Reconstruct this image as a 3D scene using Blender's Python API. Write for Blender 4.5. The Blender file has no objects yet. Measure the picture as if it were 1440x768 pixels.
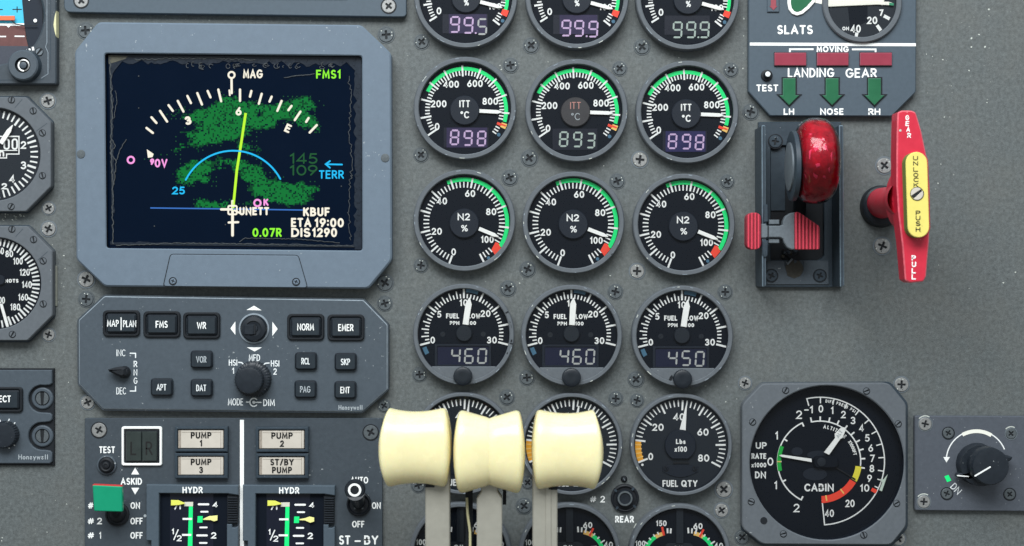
import bpy, math, random
from mathutils import Vector, noise
random.seed(7)
S = 0.00036            # metres per photo pixel on the panel surface
D = 2250.0             # camera distance from the panel, same unit
sc = bpy.context.scene
col = sc.collection

# ---------------------------------------------------------------- camera, world, light
cam_d = bpy.data.cameras.new('camera'); cam = bpy.data.objects.new('camera', cam_d); col.objects.link(cam)
cam.location = (0, -D * S, 0); cam.rotation_euler = (math.radians(90), 0, 0)
cam_d.sensor_width = 36; cam_d.lens = 36 * D / 1440.0
cam_d.clip_start = 0.02; cam_d.clip_end = 50
cam_d.dof.use_dof = True; cam_d.dof.focus_distance = (D - 12) * S; cam_d.dof.aperture_fstop = 11
sc.camera = cam
W = bpy.data.worlds.new('World'); sc.world = W; W.use_nodes = True
wn = W.node_tree; bg = wn.nodes['Background']; bg.inputs[1].default_value = 0.62
_tc = wn.nodes.new('ShaderNodeTexCoord'); _sp = wn.nodes.new('ShaderNodeSeparateXYZ'); _mr = wn.nodes.new('ShaderNodeMapRange'); _mx = wn.nodes.new('ShaderNodeMix')
_mx.data_type = 'RGBA'; _mr.inputs['From Min'].default_value = -0.55; _mr.inputs['From Max'].default_value = 0.6
_mx.inputs['A'].default_value = (0.34, 0.33, 0.30, 1); _mx.inputs['B'].default_value = (0.92, 1.06, 1.16, 1)   # dim cabin below, bright windscreen above
wn.links.new(_tc.outputs['Generated'], _sp.inputs[0]); wn.links.new(_sp.outputs['Z'], _mr.inputs['Value'])
wn.links.new(_mr.outputs['Result'], _mx.inputs['Factor']); wn.links.new(_mx.outputs['Result'], bg.inputs[0])
sc.view_settings.view_transform = 'Standard'; sc.view_settings.look = 'None'
sc.view_settings.exposure = 0.0; sc.view_settings.gamma = 1.0

def area(name, loc, target, sx, sy, power, color):
    l = bpy.data.lights.new(name, 'AREA'); l.shape = 'RECTANGLE'; l.size = sx; l.size_y = sy
    l.energy = power; l.color = color
    o = bpy.data.objects.new(name, l); col.objects.link(o); o.location = loc
    o.rotation_euler = (Vector(target) - Vector(loc)).to_track_quat('-Z', 'Y').to_euler()
    return o
area('window_light', (-0.16, -0.94, 0.88), (0.0, 0, 0.0), 1.2, 0.6, 27.0, (0.95, 0.985, 1.0))

# ---------------------------------------------------------------- materials
def lin(c):
    def f(v):
        v /= 255.0
        return v / 12.92 if v <= 0.04045 else ((v + 0.055) / 1.055) ** 2.4
    return (f(c[0]), f(c[1]), f(c[2]), 1.0)

def mat(name, rgb, rough=0.5, metal=0.0, spec=0.35, var=0.12, scale=900, bump=0.0, bscale=3000, emit=0.0, specks=0.0,
        speck_rgb=(190, 195, 195), trans=0.0, coat=0.0, stains=0.0, stain_rgb=(120, 116, 104), sss=0.0, grain=0.0):
    m = bpy.data.materials.new(name); m.use_nodes = True
    nt = m.node_tree; N = nt.nodes; L = nt.links
    b = N['Principled BSDF']
    b.inputs['Roughness'].default_value = rough; b.inputs['Metallic'].default_value = metal
    b.inputs['Specular IOR Level'].default_value = spec
    c = lin(rgb)
    tc = N.new('ShaderNodeTexCoord')
    last = None
    if var > 0:
        nz = N.new('ShaderNodeTexNoise'); nz.inputs['Scale'].default_value = scale; nz.inputs['Detail'].default_value = 5
        nz.inputs['Roughness'].default_value = 0.65
        L.new(tc.outputs['Object'], nz.inputs['Vector'])
        mr = N.new('ShaderNodeMapRange'); mr.inputs['From Min'].default_value = 0.25; mr.inputs['From Max'].default_value = 0.75
        mr.inputs['To Min'].default_value = 1 - var; mr.inputs['To Max'].default_value = 1 + var
        L.new(nz.outputs['Fac'], mr.inputs['Value'])
        mx = N.new('ShaderNodeVectorMath'); mx.operation = 'SCALE'; mx.inputs[0].default_value = c[:3]
        L.new(mr.outputs['Result'], mx.inputs['Scale'])
        last = mx.outputs['Vector']
        rr = N.new('ShaderNodeMapRange'); rr.inputs['To Min'].default_value = max(rough - 0.12, 0.02); rr.inputs['To Max'].default_value = min(rough + 0.12, 1)
        L.new(nz.outputs['Fac'], rr.inputs['Value']); L.new(rr.outputs['Result'], b.inputs['Roughness'])
    else:
        rgbn = N.new('ShaderNodeRGB'); rgbn.outputs[0].default_value = c; last = rgbn.outputs[0]
    if stains > 0:
        n2 = N.new('ShaderNodeTexNoise'); n2.inputs['Scale'].default_value = 26; n2.inputs['Detail'].default_value = 7
        n2.inputs['Roughness'].default_value = 0.7
        L.new(tc.outputs['Object'], n2.inputs['Vector'])
        r2 = N.new('ShaderNodeMapRange'); r2.inputs['From Min'].default_value = 0.42; r2.inputs['From Max'].default_value = 0.68
        r2.inputs['To Max'].default_value = stains; L.new(n2.outputs['Fac'], r2.inputs['Value'])
        ms = N.new('ShaderNodeMix'); ms.data_type = 'RGBA'
        L.new(r2.outputs['Result'], ms.inputs['Factor']); L.new(last, ms.inputs['A']); ms.inputs['B'].default_value = lin(stain_rgb)
        last = ms.outputs['Result']
    if grain > 0:
        n5 = N.new('ShaderNodeTexNoise'); n5.inputs['Scale'].default_value = 1500; n5.inputs['Detail'].default_value = 4; n5.inputs['Roughness'].default_value = 0.8
        n6 = N.new('ShaderNodeTexNoise'); n6.inputs['Scale'].default_value = 420; n6.inputs['Detail'].default_value = 5
        L.new(tc.outputs['Object'], n5.inputs['Vector']); L.new(tc.outputs['Object'], n6.inputs['Vector'])
        a5 = N.new('ShaderNodeMath'); a5.operation = 'ADD'; L.new(n5.outputs['Fac'], a5.inputs[0]); L.new(n6.outputs['Fac'], a5.inputs[1])
        r5 = N.new('ShaderNodeMapRange'); r5.inputs['From Min'].default_value = 0.7; r5.inputs['From Max'].default_value = 1.3
        r5.inputs['To Min'].default_value = 1 - grain; r5.inputs['To Max'].default_value = 1 + grain; L.new(a5.outputs[0], r5.inputs['Value'])
        m5 = N.new('ShaderNodeVectorMath'); m5.operation = 'SCALE'; L.new(last, m5.inputs[0]); L.new(r5.outputs['Result'], m5.inputs['Scale']); last = m5.outputs['Vector']
    if specks > 0:
        n3 = N.new('ShaderNodeTexNoise'); n3.inputs['Scale'].default_value = 620; n3.inputs['Detail'].default_value = 3
        L.new(tc.outputs['Object'], n3.inputs['Vector'])
        n4 = N.new('ShaderNodeTexNoise'); n4.inputs['Scale'].default_value = 45; n4.inputs['Detail'].default_value = 2
        L.new(tc.outputs['Object'], n4.inputs['Vector'])
        ad = N.new('ShaderNodeMath'); ad.operation = 'MULTIPLY_ADD'; ad.inputs[1].default_value = 0.35
        L.new(n4.outputs['Fac'], ad.inputs[0]); L.new(n3.outputs['Fac'], ad.inputs[2])
        r3 = N.new('ShaderNodeMapRange'); r3.inputs['From Min'].default_value = 0.905 - specks * 0.1; r3.inputs['From Max'].default_value = 0.97 - specks * 0.1
        L.new(ad.outputs[0], r3.inputs['Value'])
        r3.inputs['To Max'].default_value = 0.65
        ms = N.new('ShaderNodeMix'); ms.data_type = 'RGBA'
        L.new(r3.outputs['Result'], ms.inputs['Factor']); L.new(last, ms.inputs['A']); ms.inputs['B'].default_value = lin(speck_rgb)
        last = ms.outputs['Result']
    L.new(last, b.inputs['Base Color'])
    if bump > 0:
        nb = N.new('ShaderNodeTexNoise'); nb.inputs['Scale'].default_value = bscale; nb.inputs['Detail'].default_value = 3
        L.new(tc.outputs['Object'], nb.inputs['Vector'])
        bm = N.new('ShaderNodeBump'); bm.inputs['Strength'].default_value = bump; bm.inputs['Distance'].default_value = 0.0006
        L.new(nb.outputs['Fac'], bm.inputs['Height']); L.new(bm.outputs['Normal'], b.inputs['Normal'])
    if emit > 0:
        L.new(last, b.inputs['Emission Color']); b.inputs['Emission Strength'].default_value = emit
    if trans > 0: b.inputs['Transmission Weight'].default_value = trans
    if coat > 0: b.inputs['Coat Weight'].default_value = coat; b.inputs['Coat Roughness'].default_value = 0.08
    if sss > 0:
        b.inputs['Subsurface Weight'].default_value = sss; b.inputs['Subsurface Radius'].default_value = (1, 0.7, 0.35)
        b.inputs['Subsurface Scale'].default_value = 0.008
    return m

def glass_mat(name, refl=1.0, rough=0.03, tint=(1, 1, 1), bump=0.0):
    m = bpy.data.materials.new(name); m.use_nodes = True
    nt = m.node_tree; N = nt.nodes; L = nt.links
    for n in list(N): N.remove(n)
    out = N.new('ShaderNodeOutputMaterial'); mix = N.new('ShaderNodeMixShader')
    tr = N.new('ShaderNodeBsdfTransparent'); tr.inputs[0].default_value = (*tint, 1)
    gl = N.new('ShaderNodeBsdfGlossy'); gl.inputs['Roughness'].default_value = rough
    if bump:
        tc = N.new('ShaderNodeTexCoord'); nb = N.new('ShaderNodeTexNoise'); nb.inputs['Scale'].default_value = 190; nb.inputs['Detail'].default_value = 2
        bm = N.new('ShaderNodeBump'); bm.inputs['Strength'].default_value = bump; bm.inputs['Distance'].default_value = 0.002
        L.new(tc.outputs['Object'], nb.inputs['Vector']); L.new(nb.outputs['Fac'], bm.inputs['Height']); L.new(bm.outputs['Normal'], gl.inputs['Normal'])
    fr = N.new('ShaderNodeFresnel'); fr.inputs[0].default_value = 1.38
    mu = N.new('ShaderNodeMath'); mu.operation = 'MULTIPLY'; mu.inputs[1].default_value = refl
    L.new(fr.outputs[0], mu.inputs[0]); L.new(mu.outputs[0], mix.inputs[0])
    L.new(tr.outputs[0], mix.inputs[1]); L.new(gl.outputs[0], mix.inputs[2]); L.new(mix.outputs[0], out.inputs[0])
    return m

M = {}
M['panel'] = mat('panel_paint', (91, 96, 96), 0.55, var=0.30, scale=700, bump=0.35, bscale=2600, stains=0.3, stain_rgb=(102, 101, 95), grain=0.24)
M['bezel'] = mat('gauge_bezel_paint', (92, 97, 102), 0.6, spec=0.2, var=0.10, scale=500, bump=0.08, specks=0.012)
M['mfd'] = mat('display_bezel_paint', (100, 113, 126), 0.55, spec=0.25, var=0.06, scale=300, bump=0.10, bscale=2200, specks=0.012)
M['plate'] = mat('control_plate_paint', (69, 78, 86), 0.5, var=0.10, scale=500, bump=0.10, bscale=2400, specks=0.012)
M['plate_dark'] = mat('dark_plate_paint', (60, 68, 75), 0.5, var=0.12, scale=500, bump=0.12, bscale=2400, specks=0.012)
M['gear_plate'] = mat('gear_plate_paint', (72, 84, 94), 0.5, var=0.08, scale=500, bump=0.08, specks=0.0)
M['edge'] = mat('worn_edge', (132, 142, 150), 0.45, var=0.25, scale=260)
M['housing'] = mat('housing_paint', (48, 59, 68), 0.45, var=0.15, scale=400, bump=0.1, specks=0.012)
M['dial'] = mat('dial_black', (6, 15, 27), 0.6, spec=0.15, var=0.0)
M['dial_grey'] = mat('dial_charcoal', (21, 30, 40), 0.6, var=0.0)
M['hub'] = mat('hub_black', (15, 26, 40), 0.55, var=0.0)
M['white'] = mat('white_marking', (242, 243, 240), 0.6, var=0.03, scale=900)
M['print'] = mat('white_lettering', (226, 230, 230), 0.6, var=0.10, scale=1500)
M['dim'] = mat('faded_lettering', (165, 172, 176), 0.6, var=0.10, scale=1500)
M['green'] = mat('green_band', (20, 236, 128), 0.5, var=0.03)
M['yellow'] = mat('yellow_band', (240, 226, 70), 0.5, var=0.05)
M['orange'] = mat('orange_band', (244, 170, 48), 0.5, var=0.08)
M['amber'] = mat('amber_band', (250, 200, 110), 0.5, var=0.05)
M['red'] = mat('red_band', (250, 74, 52), 0.5, var=0.05)
M['bluemark'] = mat('blue_index', (70, 112, 138), 0.5, var=0.1)
M['needle'] = mat('needle_white', (250, 250, 246), 0.5, var=0.02)
M['needle_yellow'] = mat('needle_yellow', (226, 228, 96), 0.5, var=0.05)
M['lcd'] = mat('lcd_dark', (15, 20, 36), 0.35, var=0.05)
M['lcd_navy'] = mat('lcd_navy', (18, 24, 52), 0.35, var=0.05)
M['lcd_purple'] = mat('lcd_purple', (44, 36, 70), 0.35, var=0.12, scale=220, emit=0.04)
M['lcd_indigo'] = mat('lcd_indigo', (34, 32, 78), 0.35, var=0.12, scale=220, emit=0.04)
M['seg_pink'] = mat('lcd_segment_pink', (198, 170, 206), 0.5, var=0.03)
M['seg_grey'] = mat('lcd_segment_grey', (166, 180, 172), 0.5, var=0.03)
M['seg_dim'] = mat('lcd_segment_dim', (176, 178, 176), 0.5, var=0.04)
M['black'] = mat('black_plastic', (24, 30, 37), 0.42, var=0.15, scale=500)
M['button'] = mat('button_cap', (32, 41, 48), 0.45, var=0.12, scale=500, bump=0.06)
M['rubber'] = mat('black_rubber', (16, 21, 27), 0.6, var=0.15, scale=500)
M['knob'] = mat('knob_black', (30, 36, 43), 0.38, var=0.15, scale=400, specks=0.2)
M['steel'] = mat('screw_steel', (158, 158, 156), 0.38, metal=0.6, var=0.25, scale=1500)
M['painted_screw'] = mat('painted_screw', (86, 92, 95), 0.45, metal=0.2, var=0.25, scale=1500)
M['recess'] = mat('screw_recess', (22, 26, 30), 0.6, var=0.1)
M['shaft'] = mat('lever_metal', (158, 155, 144), 0.45, metal=0.25, var=0.06, scale=260, bump=0.08, bscale=1800)
M['ivory'] = mat('ivory_plastic', (238, 227, 178), 0.28, spec=0.5, var=0.06, scale=90, sss=0.3, bump=0.05, bscale=500)
M['ann'] = mat('annunciator_cream', (196, 188, 176), 0.4, var=0.08, scale=120, coat=0.3)
M['ann_dull'] = mat('annunciator_ends', (150, 140, 128), 0.4, var=0.3, scale=900)
M['ink'] = mat('black_ink', (22, 22, 22), 0.6, var=0.05)
M['grey_lens'] = mat('grey_lens', (44, 52, 50), 0.3, var=0.15, scale=200, coat=0.3)
M['green_tab'] = mat('green_cap', (8, 142, 104), 0.4, var=0.06, scale=200)
M['red_tab'] = mat('red_cap', (196, 60, 60), 0.5, var=0.1)
M['red_lens'] = mat('dull_red_lens', (142, 48, 66), 0.35, var=0.08, scale=150, coat=0.3)
M['green_lens'] = mat('dull_green_lens', (28, 96, 62), 0.35, var=0.10, scale=150, coat=0.3)
M['handle_red'] = mat('handle_red', (200, 40, 62), 0.38, var=0.07, scale=250, coat=0.15, specks=0.1, speck_rgb=(240, 190, 190))
M['rib_red'] = mat('ribbed_red', (208, 66, 84), 0.5, var=0.14, scale=600)
M['rib_dark'] = mat('ribbed_groove', (140, 42, 56), 0.6, var=0.14, scale=600)
M['plate_yellow'] = mat('yellow_plate', (226, 211, 112), 0.45, var=0.05, scale=250, specks=0.15, speck_rgb=(150, 140, 70))
M['plate_edge'] = mat('plate_green_edge', (84, 128, 62), 0.5, var=0.1)
M['wheel_red'] = glass_mat('translucent_red', 1.5, 0.14, (0.90, 0.22, 0.36), bump=0.28)
M['wheel_core'] = mat('crimson_core', (168, 36, 74), 0.3, spec=0.5, var=0.6, scale=240, bump=0.8, bscale=240)  # high-contrast mottling paints glints into the crimson
M['core'] = mat('glint_pieces', (255, 245, 245), 0.25, metal=0.0, var=0.1, scale=700)  # white that stands in for glints inside the red wheel
M['grey_metal'] = mat('grey_metal', (104, 112, 118), 0.5, metal=0.2, var=0.15, scale=700)
M['grease'] = mat('dirty_floor', (58, 56, 50), 0.7, var=0.4, scale=700)
M['cream'] = mat('cream_strip', (206, 202, 160), 0.5, var=0.1)
M['wire'] = mat('cream_wire', (196, 190, 150), 0.5, var=0.1)
M['sky_blue'] = mat('attitude_sky', (66, 176, 206), 0.4, var=0.05, emit=0.12)
M['earth'] = mat('attitude_ground', (98, 62, 60), 0.5, var=0.15, scale=300)
M['att_grey'] = mat('attitude_mask', (62, 66, 76), 0.5, var=0.1)
M['screen'] = mat('screen_navy', (1, 13, 31), 0.15, spec=0.12, var=0.05, scale=60)
M['delam'] = mat('screen_delamination', (25, 33, 44), 0.3, var=0.3, scale=500)
M['delam_line'] = mat('screen_delamination_ridge', (60, 64, 66), 0.4, var=0.6, scale=700)
def em(name, rgb, s=0.9): return mat(name, rgb, 0.5, var=0.0, spec=0.0, emit=s)
def emo(name, rgb, s=1.0):
    m = bpy.data.materials.new(name); m.use_nodes = True; nt = m.node_tree
    b = nt.nodes['Principled BSDF']; b.inputs['Base Color'].default_value = (0.0, 0.0, 0.0, 1); b.inputs['Specular IOR Level'].default_value = 0.05
    b.inputs['Emission Color'].default_value = lin(rgb); b.inputs['Emission Strength'].default_value = s
    return m
M['e_white'] = emo('symbol_white', (255, 250, 232), 1.0)
M['e_lime'] = emo('symbol_lime', (150, 255, 60), 1.0)
M['e_course'] = emo('symbol_course', (196, 255, 60), 1.0)
M['handle_edge'] = mat('handle_worn_edge', (214, 96, 108), 0.45, var=0.3, scale=400)
M['e_cyan'] = emo('symbol_cyan', (40, 196, 255), 1.0)
M['e_blue'] = emo('symbol_blue', (70, 130, 220), 0.8)
M['e_pink'] = emo('symbol_magenta', (255, 165, 235), 1.0)
M['e_green'] = emo('symbol_terrain', (20, 128, 60), 0.85)
M['e_green2'] = emo('symbol_terrain_dark', (14, 88, 50), 0.7)
M['e_dot'] = emo('symbol_dotted_green', (40, 100, 60), 0.8)
M['chip'] = mat('bare_chip', (190, 194, 186), 0.5, var=0.3, scale=2000)
M['chip_dull'] = mat('dull_chip', (134, 138, 134), 0.6, var=0.3, scale=2000)
M['hub_glare'] = mat('hub_glare_brown', (58, 56, 58), 0.45, var=0.1, scale=200, coat=0.3)  # brown tint stands in for glare on the middle ITT gauge
M['glare_pink'] = mat('glare_pink_lettering', (196, 140, 130), 0.6, var=0.1)  # lettering colour under the same painted glare
M['delam_tan'] = mat('screen_delamination_tan', (86, 84, 72), 0.4, var=0.3, scale=500)
M['amber_pale'] = mat('pale_cap', (214, 212, 196), 0.5, var=0.05); M['needle_pale'] = mat('needle_pale_yellow', (240, 236, 150), 0.5, var=0.05)
M['cream_grey'] = mat('dull_sealant', (118, 120, 112), 0.6, var=0.15, scale=500)
M['red_orange'] = mat('aircraft_bar', (238, 112, 74), 0.4, var=0.05)
M['red_lens_faded'] = mat('faded_red_arrow', (146, 66, 76), 0.5, var=0.1); M['cream_white'] = mat('wing_paint', (238, 236, 224), 0.5, var=0.03)
M['green_edge'] = mat('green_tip', (52, 142, 104), 0.5, var=0.1)
M['edge_dark'] = mat('pale_edge', (98, 112, 122), 0.35, var=0.3, scale=200)  # paler bevel along the channel walls
M['green_dark'] = mat('rate_green', (24, 176, 64), 0.5, var=0.05)
M['needle_pale2'] = mat('needle_greenish', (206, 222, 208), 0.5, var=0.05)
M['plate_warm'] = mat('warm_dark_plate', (78, 83, 91), 0.5, var=0.10, scale=500, bump=0.1, specks=0.3)
M['red_rim_glint'] = mat('red_lens_highlight', (146, 84, 96), 0.4, var=0.1)  # paler red paints the rim highlight of the gear lights
M['green_rim_glint'] = mat('green_lens_highlight', (66, 112, 90), 0.4, var=0.1)  # lighter green paints an edge highlight on the arrow lights
M['glass'] = glass_mat('cover_glass', 0.75)

# ---------------------------------------------------------------- mesh building in photo pixels
def arc(cx, cy, rx, ry, a0, a1, n=12):
    return [(cx + rx * math.cos(math.radians(a0 + (a1 - a0) * i / n)), cy + ry * math.sin(math.radians(a0 + (a1 - a0) * i / n))) for i in range(n + 1)]
def circ(cx, cy, r, n=40, ry=None):
    return [(cx + r * math.cos(2 * math.pi * i / n), cy + (ry or r) * math.sin(2 * math.pi * i / n)) for i in range(n)]
def pol(cx, cy, r, deg):            # clock angle: 0 up, clockwise
    a = math.radians(deg); return (cx + r * math.sin(a), cy - r * math.cos(a))
def rrect(x0, y0, x1, y1, r, n=4):
    out = []
    for (cx, cy, a) in ((x1 - r, y1 - r, 0), (x0 + r, y1 - r, 90), (x0 + r, y0 + r, 180), (x1 - r, y0 + r, 270)):
        out += arc(cx, cy, r, r, a, a + 90, n)
    return out
def rpoly(pts, r, n=3):             # round the corners of a polygon
    out = []; L = len(pts)
    for i in range(L):
        p = Vector(pts[i]); a = Vector(pts[i - 1]); b = Vector(pts[(i + 1) % L])
        u = (a - p); v = (b - p); d = min(r, u.length * .45, v.length * .45)
        s, e = p + u.normalized() * d, p + v.normalized() * d
        for k in range(n + 1):
            t = k / n; q = s * (1 - t) ** 2 + p * 2 * t * (1 - t) + e * t * t
            out.append((q.x, q.y))
    return out
def area2(pts): return sum(pts[i - 1][0] * pts[i][1] - pts[i][0] * pts[i - 1][1] for i in range(len(pts)))
def inset(pts, d):
    L = len(pts); sgn = 1 if area2(pts) > 0 else -1; out = []
    for i in range(L):
        p = Vector(pts[i]); a = p - Vector(pts[i - 1]); b = Vector(pts[(i + 1) % L]) - p
        if a.length < 1e-6: a = b
        if b.length < 1e-6: b = a
        a.normalize(); b.normalize()
        n1 = Vector((-a.y, a.x)) * sgn; n2 = Vector((-b.y, b.x)) * sgn
        m = n1 + n2
        if m.length < 1e-4: m = n1
        m.normalize(); c = max(m.dot(n1), 0.4)
        q = p + m * (d / c); out.append((q.x, q.y))
    return out
def ray_hit(pts, cx, cy, ang):
    dx, dy = math.cos(ang), math.sin(ang); best = None
    for i in range(len(pts)):
        ax, ay = pts[i - 1]; bx, by = pts[i]
        ex, ey = bx - ax, by - ay; den = dx * ey - dy * ex
        if abs(den) < 1e-9: continue
        t = ((ax - cx) * ey - (ay - cy) * ex) / den; u = ((ax - cx) * dy - (ay - cy) * dx) / den
        if t > 0 and -1e-6 <= u <= 1 + 1e-6 and (best is None or t > best): best = t
    return (cx + dx * best, cy + dy * best)

def wpt(px, py, zref, z):
    k = (1 - zref / D) * S
    return ((px - 720) * k, -z * S, (384 - py) * k)

class MB:
    def __init__(s): s.v = []; s.f = []; s.m = []; s.mats = []; s.zt = 0
    def mi(s, m):
        if isinstance(m, str): m = M[m]
        if m not in s.mats: s.mats.append(m)
        return s.mats.index(m)
    def add(s, pts, zref): 
        i0 = len(s.v)
        for (x, y, z) in pts: s.v.append(wpt(x, y, zref, z))
        return i0
    def face(s, idx, mi): s.f.append(tuple(idx)); s.m.append(mi)
    def poly(s, pts, z, m, zref=None):
        zref = z if zref is None else zref
        if area2(pts) > 0: pts = pts[::-1]
        i = s.add([(x, y, z) for x, y in pts], zref); s.face(range(i, i + len(pts)), s.mi(m))
    def loops(s, rings, m, zref, cap=False, cap0=False):
        """rings: list of lists of (x,y,z), same length, joined as a closed tube"""
        mis = [s.mi(q) for q in m] if isinstance(m, list) else [s.mi(m)] * len(rings)
        n = len(rings[0]); i0 = s.add([p for r in rings for p in r], zref)
        for k in range(len(rings) - 1):
            a, b = i0 + k * n, i0 + (k + 1) * n
            for j in range(n): s.face((a + j, a + (j + 1) % n, b + (j + 1) % n, b + j), mis[k])
        if cap: s.face([i0 + (len(rings) - 1) * n + j for j in range(n)], mis[-1])
        if cap0: s.face([i0 + j for j in range(n)][::-1], mis[0])
    def prism(s, pts, z0, z1, m, bev=0.0, zref=None, top=None, edge=None):
        zref = z1 if zref is None else zref
        if area2(pts) > 0: pts = pts[::-1]
        r = [[(x, y, z0) for x, y in pts]]; ms = [m]
        if bev > 0:
            r.append([(x, y, z1 - bev) for x, y in pts]); ms.append(edge or m)
            r.append([(x, y, z1) for x, y in inset(pts, bev)]); ms.append(top or m)
        else:
            r.append([(x, y, z1) for x, y in pts]); ms.append(top or m)
        s.loops(r, ms, zref, cap=True)
    def ring(s, outer, inner, z0, z1, m, bo=1.0, bi=1.0, zin=None, c=None, zref=None, n=None, edge=None, wall=None):
        """plate with a hole; both outlines star-shaped about c"""
        zref = z1 if zref is None else zref; zin = z0 if zin is None else zin
        if c is None: c = (sum(p[0] for p in inner) / len(inner), sum(p[1] for p in inner) / len(inner))
        angs = sorted({round(math.atan2(y - c[1], x - c[0]), 5) for x, y in list(outer) + list(inner)}, reverse=True)
        def ra(pts): return [ray_hit(pts, c[0], c[1], a) for a in angs]
        o, o2, i2, i = ra(outer), ra(inset(outer, bo)), ra(inset(inner, -bi)), ra(inner)
        s.loops([[(x, y, z0) for x, y in o], [(x, y, z1 - bo) for x, y in o], [(x, y, z1) for x, y in o2],
                 [(x, y, z1) for x, y in i2], [(x, y, z1 - bi) for x, y in i], [(x, y, zin) for x, y in i]],
                [m, edge or m, m, edge or m, wall or m, m], zref)
    def lathe(s, cx, cy, prof, m, n=48, zref=None, cap=False, lobes=0, amp=0.0, sx=1.0):
        zref = prof[-1][1] if zref is None else zref
        rings = []
        for r, z in prof:
            ring = []
            for j in range(n):
                a = -2 * math.pi * j / n
                rr = r * (1 + (amp * (0.5 + 0.5 * math.cos(lobes * a)) if lobes else 0))
                ring.append((cx + rr * math.cos(a) * sx, cy + rr * math.sin(a), z))
            rings.append(ring)
        s.loops(rings, m, zref, cap=cap)
    def band(s, cx, cy, r0, r1, a0, a1, z, m, n=None, zref=None):
        n = n or max(2, int(abs(a1 - a0) / 4)); mi = s.mi(m); zref = z if zref is None else zref
        P = [pol(cx, cy, r1, a0 + (a1 - a0) * i / n) + (z,) for i in range(n + 1)] + [pol(cx, cy, r0, a0 + (a1 - a0) * i / n) + (z,) for i in range(n + 1)]
        i0 = s.add(P, zref)
        for i in range(n): s.face((i0 + i, i0 + n + 1 + i, i0 + n + 2 + i, i0 + i + 1), mi)
    def tick(s, cx, cy, r0, r1, deg, w, z, m, w1=None):
        a = math.radians(deg); tx, ty = math.cos(a), math.sin(a); w1 = w if w1 is None else w1
        p0 = pol(cx, cy, r0, deg); p1 = pol(cx, cy, r1, deg)
        s.poly([(p0[0] - tx * w / 2, p0[1] - ty * w / 2), (p0[0] + tx * w / 2, p0[1] + ty * w / 2),
                (p1[0] + tx * w1 / 2, p1[1] + ty * w1 / 2), (p1[0] - tx * w1 / 2, p1[1] - ty * w1 / 2)], z, m)
    def stroke(s, pts, w, z, m, closed=False, cap=True, zref=None):
        s.zt = (s.zt + 1) % 6; z = z + s.zt * 0.035
        zref = z if zref is None else zref
        P = [Vector(p) for p in pts]; L = len(P); h = w / 2; mi = s.mi(m)
        lf, rt = [], []
        for i in range(L):
            if closed: a, b = P[i] - P[i - 1], P[(i + 1) % L] - P[i]
            else:
                a = P[i] - P[i - 1] if i > 0 else P[1] - P[0]; b = P[i + 1] - P[i] if i < L - 1 else P[-1] - P[-2]
            a = a.normalized() if a.length > 1e-9 else Vector((1, 0)); b = b.normalized() if b.length > 1e-9 else a
            n1, n2 = Vector((-a.y, a.x)), Vector((-b.y, b.x)); mm = n1 + n2
            mm = mm.normalized() if mm.length > 1e-3 else n1
            q = mm * min(h / max(mm.dot(n1), 0.42), h * 2.2)
            lf.append(P[i] + q); rt.append(P[i] - q)
        i0 = s.add([(p.x, p.y, z) for p in lf] + [(p.x, p.y, z) for p in rt], zref)
        for i in range(L if closed else L - 1):
            j = (i + 1) % L
            s.face((i0 + i, i0 + j, i0 + L + j, i0 + L + i), mi)
        if cap and not closed:
            for (c, d) in ((P[0], P[0] - P[1]), (P[-1], P[-1] - P[-2])):
                if d.length < 1e-9: continue
                a0 = math.atan2(d.y, d.x)
                pts2 = [(c.x + h * math.cos(a0 + math.radians(t)), c.y + h * math.sin(a0 + math.radians(t))) for t in (90, 45, 0, -45, -90)]
                k = s.add([(x, y, z) for x, y in pts2], zref); s.face(range(k, k + 5), mi)
    def box(s, x0, y0, x1, y1, z0, z1, m, bev=0.0, zref=None, top=None): s.prism([(x0, y0), (x1, y0), (x1, y1), (x0, y1)], z0, z1, m, bev, zref, top)
    def tube(s, pts, r, m, n=10):
        """tube along 3-D points (x, y, z) in photo pixels, each at its own height"""
        mi = s.mi(m); P = [Vector(wpt(x, y, z, z)) for x, y, z in pts]; i0 = len(s.v)
        for i, p in enumerate(P):
            d = (P[min(i + 1, len(P) - 1)] - P[max(i - 1, 0)]).normalized()
            u = d.orthogonal().normalized(); w = d.cross(u); rr = (r[i] if isinstance(r, (list, tuple)) else r) * S
            for j in range(n):
                a = 2 * math.pi * j / n; s.v.append(tuple(p + (u * math.cos(a) + w * math.sin(a)) * rr))
        for i in range(len(P) - 1):
            for j in range(n):
                a, b = i0 + i * n, i0 + (i + 1) * n
                s.face((a + j, a + (j + 1) % n, b + (j + 1) % n, b + j), mi)
        s.face(range(i0, i0 + n), mi); s.face(range(i0 + (len(P) - 1) * n, i0 + len(P) * n), mi)
    def spin_x(s, cx, cy, cz, us, rad, depth, m, n=48, hw=1.0, zref=None, e=2.0, bulge=None):
        """solid of revolution about the horizontal axis: us in [-1,1], rad(u) half height, depth(u) half depth, superellipse section"""
        zref = cz if zref is None else zref; rings = []
        for u in us:
            ring = []
            for j in range(n):
                a = 2 * math.pi * j / n; ca, sa = math.cos(a), math.sin(a)
                ring.append((cx + hw * u + (bulge(u, sa) if bulge else 0), cy + rad(u) * math.copysign(abs(sa) ** (2 / e), sa), cz + depth(u) * math.copysign(abs(ca) ** (2 / e), ca)))
            rings.append(ring)
        s.loops(rings, m, zref, cap=True, cap0=True)
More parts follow.
